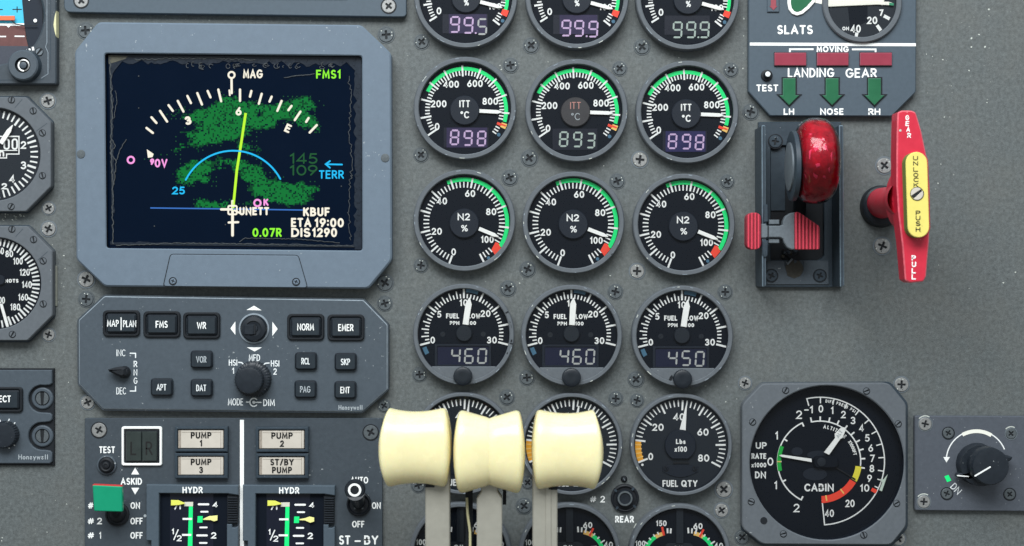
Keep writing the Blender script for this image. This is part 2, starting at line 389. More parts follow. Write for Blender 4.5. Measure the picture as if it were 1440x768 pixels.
    def build(s, name, parent=None, origin=None, sharp=32, fixn=True):
        me = bpy.data.meshes.new(name)
        if parent is not None: origin = Vector(parent['_o'])
        elif origin is None: origin = Vector((0, 0, 0))
        me.from_pydata([tuple(Vector(v) - Vector(origin)) for v in s.v], [], s.f)
        for m in s.mats: me.materials.append(m)
        for p, k in zip(me.polygons, s.m): p.material_index = k; p.use_smooth = True
        me.validate(); me.update()
        import bmesh
        bm = bmesh.new(); bm.from_mesh(me)
        # flat print must face the viewer
        for f in bm.faces:
            f.normal_update()
        if fixn: bmesh.ops.recalc_face_normals(bm, faces=bm.faces)
        for f in bm.faces:
            f.normal_update()
            zs = [v.co.y for v in f.verts]
            if max(zs) - min(zs) < 1e-8 and f.normal.y > 0: f.normal_flip()
        bm.to_mesh(me); bm.free()
        me.set_sharp_from_angle(angle=math.radians(sharp))
        o = bpy.data.objects.new(name, me); col.objects.link(o)
        if parent is not None: o.parent = parent
        else: o.location = origin
        o['_o'] = tuple(origin)
        return o

def thing(name, label, cat, px, py, group=None, z=0):
    o = bpy.data.objects.new(name, None); col.objects.link(o); o.empty_display_size = 0.01
    o.location = wpt(px, py, z, 0); o['_o'] = tuple(o.location)
    o['label'] = label; o['category'] = cat
    if group: o['group'] = group
    return o

# ---------------------------------------------------------------- stroke lettering (y up, cap height 1, centre lines)
def A_(cx, cy, rx, ry, a0, a1, n=10): return arc(cx, cy, rx, ry, a0, a1, n)
FONT = {
 '0': (.60, [(A_(.30, .5, .30, .5, 0, 360, 20)[:-1], 1)]),
 '1': (.26, [[(0, .8), (.2, 1), (.2, 0)]]),
 '2': (.56, [A_(.28, .72, .27, .28, 165, -35, 9) + [(.0, 0), (.57, 0)]]),
 '3': (.54, [A_(.25, .74, .25, .26, 150, -90, 9) , A_(.25, .26, .28, .27, 90, -150, 10)]),
 '4': (.62, [[(.46, 0), (.46, 1), (0, .25), (.62, .25)]]),
 '5': (.54, [[(.5, 1), (.12, 1), (.06, .56)] + A_(.25, .31, .29, .31, 125, -140, 10)]),
 '6': (.58, [(A_(.29, .3, .29, .3, 0, 360, 16)[:-1], 1), [(.42, 1), (.2, .66), (.04, .42)]]),
 '7': (.54, [[(0, 1), (.54, 1), (.17, 0)]]),
 '8': (.56, [(A_(.28, .75, .23, .25, 0, 360, 14)[:-1], 1), (A_(.28, .25, .28, .25, 0, 360, 16)[:-1], 1)]),
 '9': (.58, [(A_(.29, .7, .29, .3, 0, 360, 16)[:-1], 1), [(.16, 0), (.38, .34), (.54, .58)]]),
 'A': (.74, [[(0, 0), (.37, 1), (.74, 0)], [(.13, .32), (.61, .32)]]),
 'B': (.58, [[(0, .53), (.24, .53)] + A_(.24, .765, .26, .235, -90, 90, 8) + [(0, 1), (0, 0), (.24, 0)] + A_(.24, .265, .34, .265, -90, 90, 8) + [(.2, .53)]]),
 'C': (.66, [A_(.40, .5, .40, .5, 45, 315, 14)]),
 'D': (.62, [([(0, 0), (.22, 0)] + A_(.22, .5, .40, .5, -90, 90, 10) + [(0, 1)], 1)]),
 'E': (.48, [[(.48, 1), (0, 1), (0, 0), (.48, 0)], [(0, .52), (.42, .52)]]),
 'F': (.46, [[(.46, 1), (0, 1), (0, 0)], [(0, .5), (.4, .5)]]),
 'G': (.74, [A_(.40, .5, .40, .5, 45, 350, 16) + [(.78, .46), (.46, .46)]]),
 'H': (.60, [[(0, 0), (0, 1)], [(.6, 0), (.6, 1)], [(0, .52), (.6, .52)]]),
 'I': (.0, [[(0, 0), (0, 1)]]),
 'J': (.36, [[(.36, 1), (.36, .25)] + A_(.18, .2, .18, .2, 0, -170, 7)]),
 'K': (.56, [[(0, 0), (0, 1)], [(.54, 1), (.02, .45)], [(.2, .62), (.58, 0)]]),
 'L': (.44, [[(0, 1), (0, 0), (.44, 0)]]),
 'M': (.76, [[(0, 0), (.06, 1), (.38, .2), (.70, 1), (.76, 0)]]),
 'N': (.70, [[(0, 0), (0, 1), (.70, 0), (.70, 1)]]),
 'O': (.78, [(A_(.39, .5, .39, .5, 0, 360, 22)[:-1], 1)]),
 'P': (.50, [[(0, 0), (0, 1), (.26, 1)] + A_(.26, .73, .25, .27, 90, -90, 8) + [(0, .46)]]),
 'Q': (.80, [(A_(.39, .5, .39, .5, 0, 360, 22)[:-1], 1), [(.48, .28), (.82, -.05)]]),
 'R': (.54, [[(0, 0), (0, 1), (.28, 1)] + A_(.28, .74, .24, .26, 90, -90, 8) + [(0, .48)], [(.24, .48), (.56, 0)]]),
 'S': (.50, [A_(.25, .75, .23, .25, 40, 270, 9) + A_(.25, .25, .26, .25, 90, -145, 9)]),
 'T': (.56, [[(0, 1), (.56, 1)], [(.28, 1), (.28, 0)]]),
 'U': (.58, [[(0, 1), (0, .3)] + A_(.29, .3, .29, .3, 180, 360, 9) + [(.58, 1)]]),
 'V': (.68, [[(0, 1), (.34, 0), (.68, 1)]]),
 'W': (.96, [[(0, 1), (.24, 0), (.48, .85), (.72, 0), (.96, 1)]]),
 'X': (.60, [[(0, 0), (.6, 1)], [(0, 1), (.6, 0)]]),
 'Y': (.64, [[(0, 1), (.32, .48), (.64, 1)], [(.32, .48), (.32, 0)]]),
 '%': (.74, [(A_(.14, .78, .14, .2, 0, 360, 10)[:-1], 1), (A_(.60, .22, .14, .2, 0, 360, 10)[:-1], 1), [(.62, 1), (.12, 0)]]),
 '#': (.70, [[(.12, .05), (.30, .95)], [(.42, .05), (.60, .95)], [(.04, .66), (.70, .66)], [(0, .33), (.66, .33)]]),
 '/': (.44, [[(0, -.05), (.44, 1.05)]]),
 '|': (.0, [[(0, -.35), (0, 1.35)]]),
 '-': (.40, [[(0, .45), (.4, .45)]]),
 '.': (.0, [[(0, 0), (0, .02)]]),
 ':': (.0, [[(0, .2), (0, .24)], [(0, .74), (0, .78)]]),
 '^': (.26, [(A_(.13, .87, .13, .13, 0, 360, 10)[:-1], 1)]),      # the degree ring
 'o': (.46, [(A_(.23, .3, .23, .3, 0, 360, 14)[:-1], 1)]), 'n': (.40, [[(0, 0), (0, .6)], [(0, .36)] + A_(.2, .36, .2, .24, 180, 0, 7) + [(.4, 0)]]),
 'e': (.44, [[(.02, .32), (.44, .32)] + A_(.22, .3, .22, .3, 0, 310, 11)]), 'y': (.44, [[(0, .6), (.23, .05)], [(.44, .6), (.12, -.25)]]),
 'w': (.64, [[(0, .6), (.16, 0), (.32, .55), (.48, 0), (.64, .6)]]), 'l': (.14, [[(.07, 0), (.07, 1)]]),
 'b': (.46, [[(0, 1), (0, 0)], (A_(.23, .3, .23, .3, 0, 360, 14)[:-1], 1)]), 's': (.34, [A_(.17, .45, .16, .15, 40, 270, 6) + A_(.17, .15, .17, .15, 90, -140, 6)]),
 'x': (.42, [[(0, 0), (.42, .62)], [(0, .62), (.42, 0)]]),
}
def twidth(t, sx, tr):
    x = 0
    for i, ch in enumerate(t):
        x += (.34 if ch == ' ' else FONT[ch][0]) * sx + (tr if i < len(t) - 1 else 0)
    return x
def text(mb, t, cx, cy, H, w, z, m='print', width=None, sx=1.0, tr=None, rot=0.0, slant=0.0):
    """H total height, w stroke, width total width in photo pixels; rot clockwise degrees about (cx, cy)"""
    if width and twidth(t, H - w, 0) > 0:
        sq = (width - w) / (twidth(t, H - w, 0) + (0.16 * H + w) * (len(t) - 1))
        if sq < 0.85: w = w * max(0.72, sq / 0.85)
    h = H - w
    tr = (0.16 * h + w) if tr is None else tr
    if width:
        base = twidth(t, h, 0); gaps = max(len(t) - 1, 0); avail = width - w
        r0 = avail / max(base + tr * gaps, 1e-6)
        f = (avail - tr * min(r0, 1.0) * gaps) / max(base, 1e-6)
        tr = tr * min(r0, 1.0); sxx = h * f
    else: sxx = h * sx
    tot = twidth(t, sxx, tr); x = -tot / 2; ca, sa = math.cos(math.radians(rot)), math.sin(math.radians(rot))
    for ch in t:
        if ch == ' ': x += .34 * sxx + tr; continue
        wd, strokes = FONT[ch]
        for st in strokes:
            closed = isinstance(st, tuple); pts = st[0] if closed else st
            out = []
            for (gx, gy) in pts:
                lx, ly = x + gx * sxx + slant * (gy - .5) * h, -(gy - .5) * h
                out.append((cx + lx * ca - ly * sa, cy + lx * sa + ly * ca))
            mb.stroke(out, w, z, m, closed=closed)
        x += wd * sxx + tr
def arctext(mb, t, cx, cy, r, a0, a1, H, w, z, m='white'):
    h = H - w; n = len(t); ws = [(.3 if c == ' ' else max(FONT[c][0], .12)) for c in t]; tot = sum(ws) + .28 * (n - 1); pos = 0
    for c, ww in zip(t, ws):
        a = a0 + (a1 - a0) * (pos + ww / 2) / tot; pos += ww + .28
        if c == ' ': continue
        x, y = pol(cx, cy, r, a); text(mb, c, x, y, H, w, z, m, rot=a, sx=.9)
SEG = {'0': 'abcdef', '1': 'bc', '2': 'abged', '3': 'abgcd', '4': 'fgbc', '5': 'afgcd', '6': 'afgedc', '7': 'abc', '8': 'abcdefg', '9': 'abcdfg'}
def seven(mb, ch, x, y, w, h, z, m, t=2.5, slant=0.06):
    """seven-segment digit, (x, y) its top left"""
    def q(px, py): return (px + (y + h / 2 - py) * slant, py)
    g = 0.5
    pts = {'a': [(x, y), (x + w, y)], 'd': [(x, y + h), (x + w, y + h)], 'g': [(x, y + h / 2), (x + w, y + h / 2)],
           'f': [(x, y), (x, y + h / 2)], 'b': [(x + w, y), (x + w, y + h / 2)], 'e': [(x, y + h / 2), (x, y + h)], 'c': [(x + w, y + h / 2), (x + w, y + h)]}
    for s_ in SEG[ch]:
        (ax, ay), (bx, by) = pts[s_]; d = Vector((bx - ax, by - ay)).normalized(); n = Vector((-d.y, d.x)); k = t / 2
        P = [Vector((ax, ay)) + d * g, Vector((ax, ay)) + d * (g + k) + n * k, Vector((bx, by)) - d * (g + k) + n * k, Vector((bx, by)) - d * g,
             Vector((bx, by)) - d * (g + k) - n * k, Vector((ax, ay)) + d * (g + k) - n * k]
        mb.poly([q(p.x, p.y) for p in P], z, m)

# ================================================================ the panel itself
p = MB(); p.poly([(-500, -420), (1940, -420), (1940, 1200), (-500, 1200)], 0, 'panel')
panel = p.build('instrument_panel'); panel['kind'] = 'structure'; panel['label'] = 'grey painted cockpit instrument panel behind every gauge'; panel['category'] = 'panel'
me = panel.data
# chipped paint and old sealant on the panel
chips = MB()
rc = random.Random(3)
def chip(x, y, r, m):
    n = 7; chips.poly([(x + r * rc.uniform(.4, 1) * math.cos(2 * math.pi * i / n) * rc.uniform(.8, 1.5), y + r * rc.uniform(.4, 1) * math.sin(2 * math.pi * i / n)) for i in range(n)], 0.12, m)
for (x0, y0, x1, y1, n) in ((1300, 8, 1430, 150, 26), (1310, 150, 1436, 420, 18), (160, 20, 520, 30, 12), (60, 300, 100, 560, 18), (560, 70, 1040, 100, 16), (560, 540, 1040, 566, 14), (820, 200, 900, 240, 6), (1044, 20, 1052, 130, 6), (0, 660, 118, 768, 16), (570, 384, 1040, 400, 8)):
    for k in range(n): chip(rc.uniform(x0, x1), rc.uniform(y0, y1), rc.uniform(.5, 1.5), 'chip' if rc.random() < .35 else 'chip_dull')
for k in range(16): chip(rc.uniform(2, 34), rc.uniform(301, 310), rc.uniform(.8, 2.2), 'chip')
for (x, y) in ((1391, 13), (1366, 66), (1366, 54), (1385, 66)): chip(x, y, 1.8, 'chip')
chips.poly([(821, 215), (830, 217), (834, 222), (824, 219)], 0.12, 'chip')
chips.poly([(891, 742), (894, 736), (896, 737), (892, 744)], 0.12, 'chip')
c_ = chips.build('chipped_paint', parent=None); c_['kind'] = 'stuff'; c_['label'] = 'tiny pale chips of bare metal in the grey panel paint'; c_['category'] = 'chipped paint'

# ================================================================ screws
def screw_proto(kind):
    m = 'steel' if kind == 'bright' else 'painted_screw'
    cx, cy = 720, 384
    cr = []
    for a in range(0, 360, 90):
        for (r, d) in ((1.9, -45), (5.6, -15), (5.9, 0), (5.6, 15)):
            t = math.radians(a + d); cr.append((cx + r * math.cos(t), cy + r * math.sin(t)))
    b = MB(); b.ring(circ(cx, cy, 10.0, 36), cr, 0, 2.0, m, bo=0.9, bi=0.5, zin=-0.0, c=(cx, cy))
    b.poly(circ(cx, cy, 6.4, 20), 0.35, 'recess')
    rr = random.Random(5)
    for k in range(5):
        a = rr.uniform(0, 360); x, y = pol(cx, cy, rr.uniform(6.5, 9), a); b.poly(circ(x, y, rr.uniform(.5, .9), 6), 2.08, 'chip' if k < 3 else 'recess')
    o = b.build('screw', origin=wpt(cx, cy, 0, 0))
    w = MB(); w.lathe(cx, cy, [(12.0, 0.1), (11.7, 0.7), (10.2, 0.7), (10.0, 0.3)], 'painted_screw' if kind != 'bright' else 'grey_metal', n=36)
    wo = w.build('countersink', parent=None, origin=wpt(cx, cy, 0, 0)); wo.location = (0, 0, 0); wo.parent = o
    return o
SCREWS = [  # x, y, kind, size, label
 (593, 59, 'd', .95, 'dull screw below and left of the top left N1 gauge'), (747, 64, 'd', 1.0, 'dull screw between the bottoms of the 99.5 and purple 99.9 gauges'),
 (718, 92, 'd', .95, 'dull screw at the upper right rim of the first ITT gauge'), (903, 66, 'd', 1.0, 'screw below the gap between the two 99.9 gauges'),
 (871.5, 96.5, 'd', .92, 'screw at the upper right rim of the ITT gauge reading 893'), (1028, 98.5, 'd', .92, 'screw at the upper right rim of the rightmost ITT gauge'),
 (1056, 157.5, 'd', 1.0, 'screw by the lower left chamfer of the landing gear light plate'), (592, 218, 'd', .92, 'screw at the lower left rim of the leftmost ITT gauge'),
 (744.5, 222.5, 'd', 1.05, 'screw between the bottoms of the first two ITT gauges'), (717, 250, 'd', 1.0, 'screw at the upper right rim of the leftmost N2 gauge'),
 (592, 373.5, 'd', .9, 'screw at the lower left rim of the leftmost N2 gauge'), (742, 379, 'd', 1.0, 'screw between the bottoms of the first two N2 gauges'),
 (900, 224.5, 'b', 1.05, 'bright screw between the bottoms of the 893 and right 898 ITT gauges'), (868, 255, 'd', .95, 'screw at the upper right rim of the middle N2 gauge'),
 (1023, 255.5, 'd', .88, 'dark screw at the upper right rim of the rightmost N2 gauge'), (896, 381.5, 'b', 1.0, 'bright screw between the bottoms of the middle and right N2 gauges'),
 (590, 527, 'd', .9, 'screw at the lower left rim of the leftmost fuel flow gauge'), (741, 531.5, 'd', .95, 'screw between the knobs of the two fuel flow gauges reading 460'),
 (714.5, 406, 'd', 1.0, 'screw at the upper right rim of the leftmost fuel flow gauge'), (713, 559, 'd', .95, 'screw above the gap between left and middle throttle knobs'),
 (865.5, 410.5, 'd', .95, 'screw at the upper right rim of the middle fuel flow gauge'), (1020, 411, 'd', .92, 'screw at the upper right rim of the fuel flow gauge reading 450'),
 (894.5, 534, 'd', 1.0, 'screw at the lower left rim of the fuel flow gauge reading 450'), (866, 561, 'd', .9, 'left screw of the close pair above the right throttle knob'),
 (896, 563.5, 'd', .85, 'right screw of the close pair at the top of the uncovered fuel quantity gauge'), (1048, 539, 'b', .85, 'screw at the top left corner of the cabin pressure gauge'),
 (1268, 541, 'b', 1.0, 'shiny screw at the top right corner of the cabin pressure gauge'), (742, 679, 'd', .8, 'half hidden screw between middle and right throttle knobs'),
 (737, 712, 'd', 1.0, 'screw between the middle and right throttle shafts'), (588, 683, 'd', .9, 'screw peeping out under the left throttle knob'),
 (1018, 688.5, 'b', 1.12, 'large bright screw below right of the uncovered fuel quantity gauge'), (1015, 718, 'b', .95, 'bright speckled screw at the upper right rim of the rightmost oil gauge'),
 (1044, 756, 'd', .95, 'dull worn screw at the bottom left corner of the cabin pressure gauge'), (1264, 758, 'b', .92, 'bright screw at the bottom right corner of the cabin pressure gauge'),
 (1244, 233, 'b', 1.1, 'bright screw above the dark collar of the red pull handle'), (1241, 346, 'b', 1.12, 'bright screw below the dark collar of the red pull handle'),
 (120, 43, 'd', 1.05, 'screw half tucked under the top left corner of the big display'), (543, 49, 'd', 1.05, 'dark screw at the top right corner of the big display'),
 (67, 142, 'b', 1.0, 'bright screw at the upper right corner of the altimeter'), (68, 293, 'b', .85, 'small screw at the lower right corner of the altimeter'),
 (68, 322, 'b', 1.0, 'bright screw at the upper right corner of the airspeed indicator'), (68, 471, 'b', .85, 'screw at the lower right corner of the airspeed indicator'),
 (121, 393, 'b', 1.1, 'large screw at the lower left corner of the big display'), (121, 421, 'd', 1.0, 'screw at the upper left chamfer of the display control panel'),
 (123, 566, 'b', .95, 'screw at the lower left chamfer of the display control panel'), (541, 398, 'd', 1.1, 'screw at the lower right corner of the big display'),
 (541, 427, 'd', .95, 'screw at the upper right chamfer of the display control panel'), (540, 571, 'd', .8, 'dark screw beside the top left of the left throttle knob')]
protos = {'b': screw_proto('bright'), 'd': screw_proto('dull')}; first = {'b': True, 'd': True}
rs = random.Random(11)
def place_screw(x, y, k, s, label, group='screws holding instruments to the grey panel', z=0.0, lift=None):
    o = protos[k]
    if not first[k]:
        n = o.copy(); col.objects.link(n)
        for ch in o.children:
            c = ch.copy(); col.objects.link(c); c.parent = n
        o = n
    first[k] = False
    o.location = wpt(x, y, 2 + z, z); o.scale = (s, 1, s); o.rotation_euler = (0, rs.uniform(0, 1.5), 0)
    o['label'] = label; o['category'] = 'screw'; o['group'] = group
for a in SCREWS: place_screw(*a)

def cross_screw(name, x, y, r, z, par, m='grey_metal', rot=20, chip_=False):
    """a small cross-head screw that belongs to a larger thing"""
    cr = []
    for a in range(0, 360, 90):
        for (q, d) in ((.2, -45), (.55, -14), (.58, 0), (.55, 14)):
            t = math.radians(a + d + rot); cr.append((x + r * q * math.cos(t), y + r * q * math.sin(t)))
    b = MB(); b.ring(circ(x, y, r, 28), cr, z, z + 1.6, m, bo=.7, bi=.4, zin=z, c=(x, y)); b.poly(circ(x, y, r * .62, 16), z + .3, 'recess')
    b.lathe(x, y, [(r + 1.6, z + .1), (r + 1.5, z + .5), (r + .2, z + .5)], 'rubber' if not chip_ else 'grey_metal', n=28)
    if chip_: b.band(x, y, r + 1.5, r + 3, -50, 30, z + .7, 'chip')
    return b.build(name, par)
def slot_screw(name, x, y, r, z, par, m='grey_metal', rot=0, slot=None):
    b = MB(); b.lathe(x, y, [(r + 1.0, z), (r + 1.0, z + .4), (r + .1, z + .4)], 'rubber', n=24)
    c, s_ = math.cos(math.radians(rot)), math.sin(math.radians(rot)); h = r * .17
    # two half discs with a slot between them
    for sg in (1, -1):
        pts = [(math.cos(math.radians(t)) * r, sg * math.sin(math.radians(t)) * r) for t in range(8, 173, 11)]
        pts = [(px_, sg * max(abs(py_), h)) for px_, py_ in pts]
        b.prism([(x + px_ * c - py_ * s_, y + px_ * s_ + py_ * c) for px_, py_ in pts], z, z + 1.8, m, bev=.4)
    b.poly(circ(x, y, r * .95, 20), z + .35, slot or 'recess')
    return b.build(name, par)

# ================================================================ round engine gauges
BZ = 20.0; DZ = 10.0
def bezel(par, cx, cy, R=72.0, ri=65.0, m='bezel', flat=None):
    b = MB()
    b.lathe(cx, cy, [(R, 0), (R, BZ - 3), (R - .5, BZ - 1.2), (R - 1.6, BZ), (ri + 1.2, BZ), (ri, BZ - 1.5), (ri - .2, DZ)], [m, m, m, m, m, 'hub', 'hub'], n=80, zref=BZ)
    if flat:
        y = flat; pts = [pol(cx, cy, ri + .6, a) for a in range(0, 361, 4)]
        pts = [q for q in pts if q[1] >= y]; pts = sorted(pts)
        xs = [pts[0]] + [q for q in pts] + [pts[-1]]
        b.prism([(pts[0][0] + .3, y)] + pts + [(pts[-1][0] - .3, y)], DZ, BZ - 1.2, m, bev=.8)
    # rubbed paint on the rim
    rr = random.Random(int(cx * 7 + cy))
    for k in range(9):
        a = rr.uniform(0, 360); b.band(cx, cy, R - 2.4, R - 1.7 + rr.uniform(0, .3), a, a + rr.uniform(1.5, 6), BZ + .05, 'chip' if k < 3 else 'edge', n=2)
    return b.build('bezel', par)
def glass(par, cx, cy, r=64.6, z=17.5):
    b = MB(); b.poly(circ(cx, cy, r, 64), z, 'glass'); return b.build('cover_glass', par)
def dial_base(d, cx, cy, bx, by, m='dial', r=66.5): d.poly(circ(bx, by, r, 64), DZ, m)
def hub(par, cx, cy, r, m='hub', z=15.0, txt=None):
    b = MB(); b.lathe(cx, cy, [(r, DZ), (r, z - 1), (r - 1, z)], m, n=44, cap=True)
    for (t, dx, dy, H, w, wd, mm) in txt or []: text(b, t, cx + dx, cy + dy, H, w, z + .3, mm, width=wd)
    return b.build('hub_cap', par)
def pointer(par, cx, cy, r0, r1, deg, w, m='needle', z=13.5, tipw=1.2, tip=8, name='needle', waist=None):
    a = math.radians(deg); tx, ty = math.cos(a), math.sin(a)
    def q(r, o): x, y = pol(cx, cy, r, deg); return (x + tx * o, y + ty * o)
    w0 = waist or w
    b = MB(); b.prism([q(r0, -w0 / 2), q(r0, w0 / 2), q(r1 - tip, w / 2), q(r1, tipw / 2), q(r1, -tipw / 2), q(r1 - tip, -w / 2)], z - 1.2, z, m, bev=.3)
    return b.build(name, par)
def window(par, x0, y0, x1, y1, digits, bgm, segm, H, w, frame=False, dim=(), z=DZ + .4, lit=None):
    b = MB()
    if frame: b.ring(rrect(x0 - 4, y0 - 3, x1 + 4, y1 + 3, 1.5), rrect(x0, y0, x1, y1, 1), z, z + 2, 'hub', bo=.5, bi=.5)
    b.poly([(x0, y0), (x1, y0), (x1, y1), (x0, y1)], z + .1, 'lcd' if lit else bgm)
    if lit: b.poly([(lit[0], y0), (lit[1], y0), (lit[1], y1), (lit[0], y1)], z + .2, bgm)
    for i, (ch, x, y) in enumerate(digits):
        mm = 'seg_dim' if i in dim else segm
        if ch == '.': b.poly(circ(x, y, 1.4, 8), z + .4, mm)
        else: seven(b, ch, x, y, w, H, z + .4, mm)
    return b.build('display', par)

def n1_gauge(bx, by, cx, cy, label, digits, val, bgm, segm, dim=()):
    g = thing('speed_gauge', label, 'gauge', bx, by, 'round engine gauges', BZ); bezel(g, bx, by, 73, 65.5)
    d = MB(); dial_base(d, cx, cy, bx, by); A = lambda v: -122 + v * 2.277
    d.band(cx, cy, 55.5, 60.5, A(52), A(100.5), DZ + .3, 'green')
    for v in range(0, 112, 2):
        if 99 < v < 103: continue
        mj = v % 10 == 0; d.tick(cx, cy, 48.5 if mj else 49.5, (60.5 if mj else 56), A(v), 2.6 if mj else 1.75, DZ + .6, 'white')
    d.band(cx, cy, 53.5, 63, A(100.2), A(104), DZ + .7, 'red'); x, y = pol(cx, cy, 60.5, A(107)); d.poly(circ(x, y, 2.6, 12), DZ + .5, 'bluemark')
    for t, v, r in (('0', 3, 42), ('20', 20.5, 40.5), ('40', 40, 40), ('60', 60, 40), ('80', 80, 39)):
        x, y = pol(cx, cy, r, A(v)); text(d, t, x, y, 10, 1.9, DZ + .4, 'white')
    text(d, '100', cx + 40.5, cy + 11.5, 9, 1.7, DZ + .4, 'white')
    d.build('dial', g); window(g, cx - 33, cy + 22.5, cx + 30.5, cy + 49.5, digits, bgm, segm, 21.0, 11.5, dim=dim, lit=(cx - 24, cx + 29) if bgm != 'lcd' else None)
    hub(g, cx, cy, 20.5, txt=[('%', .5, 6, 9, 1.4, None, 'white'), ('N1', 0, -8, 9.5, 1.9, None, 'white')]); pointer(g, cx, cy, 20, 52.5, A(val), 5.2, tip=7); glass(g, bx, by)
n1_gauge(655, -5, 655.3, -2.5, 'round N1 gauge cut by the frame top, purple display reading 99.5', [('9', 634, 24), ('9', 653, 25.2), ('.', 669, 46.5), ('5', 672.5, 27)], 99.5, 'lcd_purple', 'seg_pink', (3,))
n1_gauge(811.5, -4, 811, -1.5, 'round N1 gauge cut by the frame top, purple display reading 99.9', [('9', 790.5, 29), ('9', 808.5, 29.5), ('.', 825, 51), ('9', 828.5, 30.5)], 99.9, 'lcd_purple', 'seg_pink')
n1_gauge(967, -2.5, 967.5, -.5, 'round N1 gauge cut by the frame top, dark display with grey 99.9', [('9', 947, 31.5), ('9', 966, 31.5), ('.', 982, 52.5), ('9', 985, 31.5)], 99.9, 'lcd', 'seg_grey')

def itt_gauge(bx, by, cx, cy, label, digs, val, bgm, segm, win, reflect=False):
    g = thing('temperature_gauge', label, 'gauge', bx, by, 'round engine gauges', BZ); bezel(g, bx, by, 72.5, 64.8)
    d = MB(); dial_base(d, cx, cy, bx, by); A = lambda v: -124.5 + v * .2428 if v <= 900 else 94 + (v - 900) * .235
    d.band(cx, cy, 55.8, 61, A(252), A(952), DZ + .3, 'green')
    d.band(cx, cy, 55, 63, A(960), A(990), DZ + .4, 'amber')
    for v in range(0, 1050, 20):
        mj = v % 100 == 0 and v < 1000
        if v in (960,): continue
        last = v == 1040
        d.tick(cx, cy, 47.5 if mj else 49, 63 if mj else 55.6, A(v), 2.5 if mj else 1.8, DZ + .6, 'red' if v in (960, 980) else 'white')
    d.tick(cx, cy, 49, 62, A(972), 2.2, DZ + .8, 'red')
    x, y = pol(cx, cy, 59, A(1035)); d.poly(circ(x, y, 2.6, 12), DZ + .5, 'bluemark')
    for t, dx, dy in (('0', -38.7, 23), ('200', -36.5, -9), ('400', -19, -36.5), ('600', 14.5, -37.5), ('800', 36, -12.5)): text(d, t, cx + dx, cy + dy, 10, 1.9, DZ + .4, 'white', width=22 if len(t) > 1 else None)
    d.build('dial', g); window(g, *win, digs, bgm, segm, 19.5, 10.5, lit=(win[0] + 4, win[2] - 2) if bgm != 'lcd' else None)
    hub(g, cx, cy, 20.8, m='hub_glare' if reflect else 'hub', txt=[('ITT', 0, -9, 10, 1.8 if not reflect else 1.1, 15, 'white' if not reflect else 'glare_pink'), ('^C', 0, 6.5, 10, 1.9 if not reflect else 1.1, 12, 'white' if not reflect else 'dim')])  # glare is painted here: brown hub, thinner pink and dim lettering
    pointer(g, cx, cy, 20.5, 52.5, A(val), 5.2, tip=6); glass(g, bx, by)
itt_gauge(653.8, 152, 653.4, 155, 'round ITT gauge with bright purple display reading 898 beneath the 99.5 gauge', [('8', 634, 183.5), ('9', 653, 184.5), ('8', 672, 185)], 896, 'lcd_purple', 'seg_pink', (624, 179.5, 687, 207.5))
itt_gauge(810.8, 155.2, 809.3, 157.5, 'round ITT gauge with dark display and grey 893 and hub tinted brown as painted glare', [('8', 787.5, 186), ('9', 807, 186.5), ('3', 825.5, 188)], 891, 'lcd', 'seg_grey', (777, 181, 840, 211), True)
itt_gauge(966.6, 157.5, 965, 160, 'round ITT gauge with indigo display reading 898 in the rightmost column', [('8', 940.5, 189), ('9', 960, 189.5), ('8', 978.5, 190.5)], 893, 'lcd_indigo', 'seg_pink', (932, 184.5, 994, 213.5))

def n2_gauge(bx, by, cx, cy, label, val):
    g = thing('speed_gauge', label, 'gauge', bx, by, 'round engine gauges', BZ); bezel(g, bx, by, 72.0, 64.5)
    d = MB(); dial_base(d, cx, cy, bx, by); A = lambda v: -160 + v * 2.85
    d.band(cx, cy, 57.8, 63.4, A(48), A(99.5), DZ + .3, 'green')
    for v in range(0, 112, 2):
        if 99 < v < 103: continue
        mj = v % 10 == 0 and v < 112; d.tick(cx, cy, 49.2, 63.5 if mj else 57.3, A(v), 2.6 if mj else 1.75, DZ + .6, 'white')
    pts = [pol(cx, cy, 52, A(99)), pol(cx, cy, 54, A(103.5)), pol(cx, cy, 63.5, A(104)), pol(cx, cy, 63.5, A(100)), pol(cx, cy, 56, A(98.5))]
    d.poly(pts, DZ + .7, 'red'); x, y = pol(cx, cy, 60.5, A(107.2)); d.poly(circ(x, y, 2.4, 12), DZ + .5, 'bluemark')
    for t, dx, dy in (('0', -14.8, 41.3), ('20', -38.5, 12.4), ('40', -31.2, -30.2), ('60', 8.4, -40.8), ('80', 38, -15.2), ('100', 32.7, 23.8)):
        text(d, t, cx + dx, cy + dy, 9.8, 1.9, DZ + .4, 'white', width={1: None, 2: 14.5, 3: 18}[len(t)])
    d.build('dial', g)
    hub(g, cx, cy + 1, 20.8, txt=[('N2', -.5, -9, 10, 1.9, 17.5, 'white'), ('%', .5, 7, 9.5, 1.5, 9.5, 'white')])
    pointer(g, cx, cy, 22.5, 52.5, A(val), 5.4, tip=7); glass(g, bx, by)
n2_gauge(653, 310, 652.7, 313, 'round N2 percent gauge leftmost of its row, needle in the bare black dial', 95.6)
n2_gauge(806.4, 313, 806, 314.3, 'round N2 percent gauge in the middle column below the ITT gauge reading 893', 95.0)
n2_gauge(962, 316, 961, 317.3, 'round N2 percent gauge directly left of the landing gear lever', 95.4)

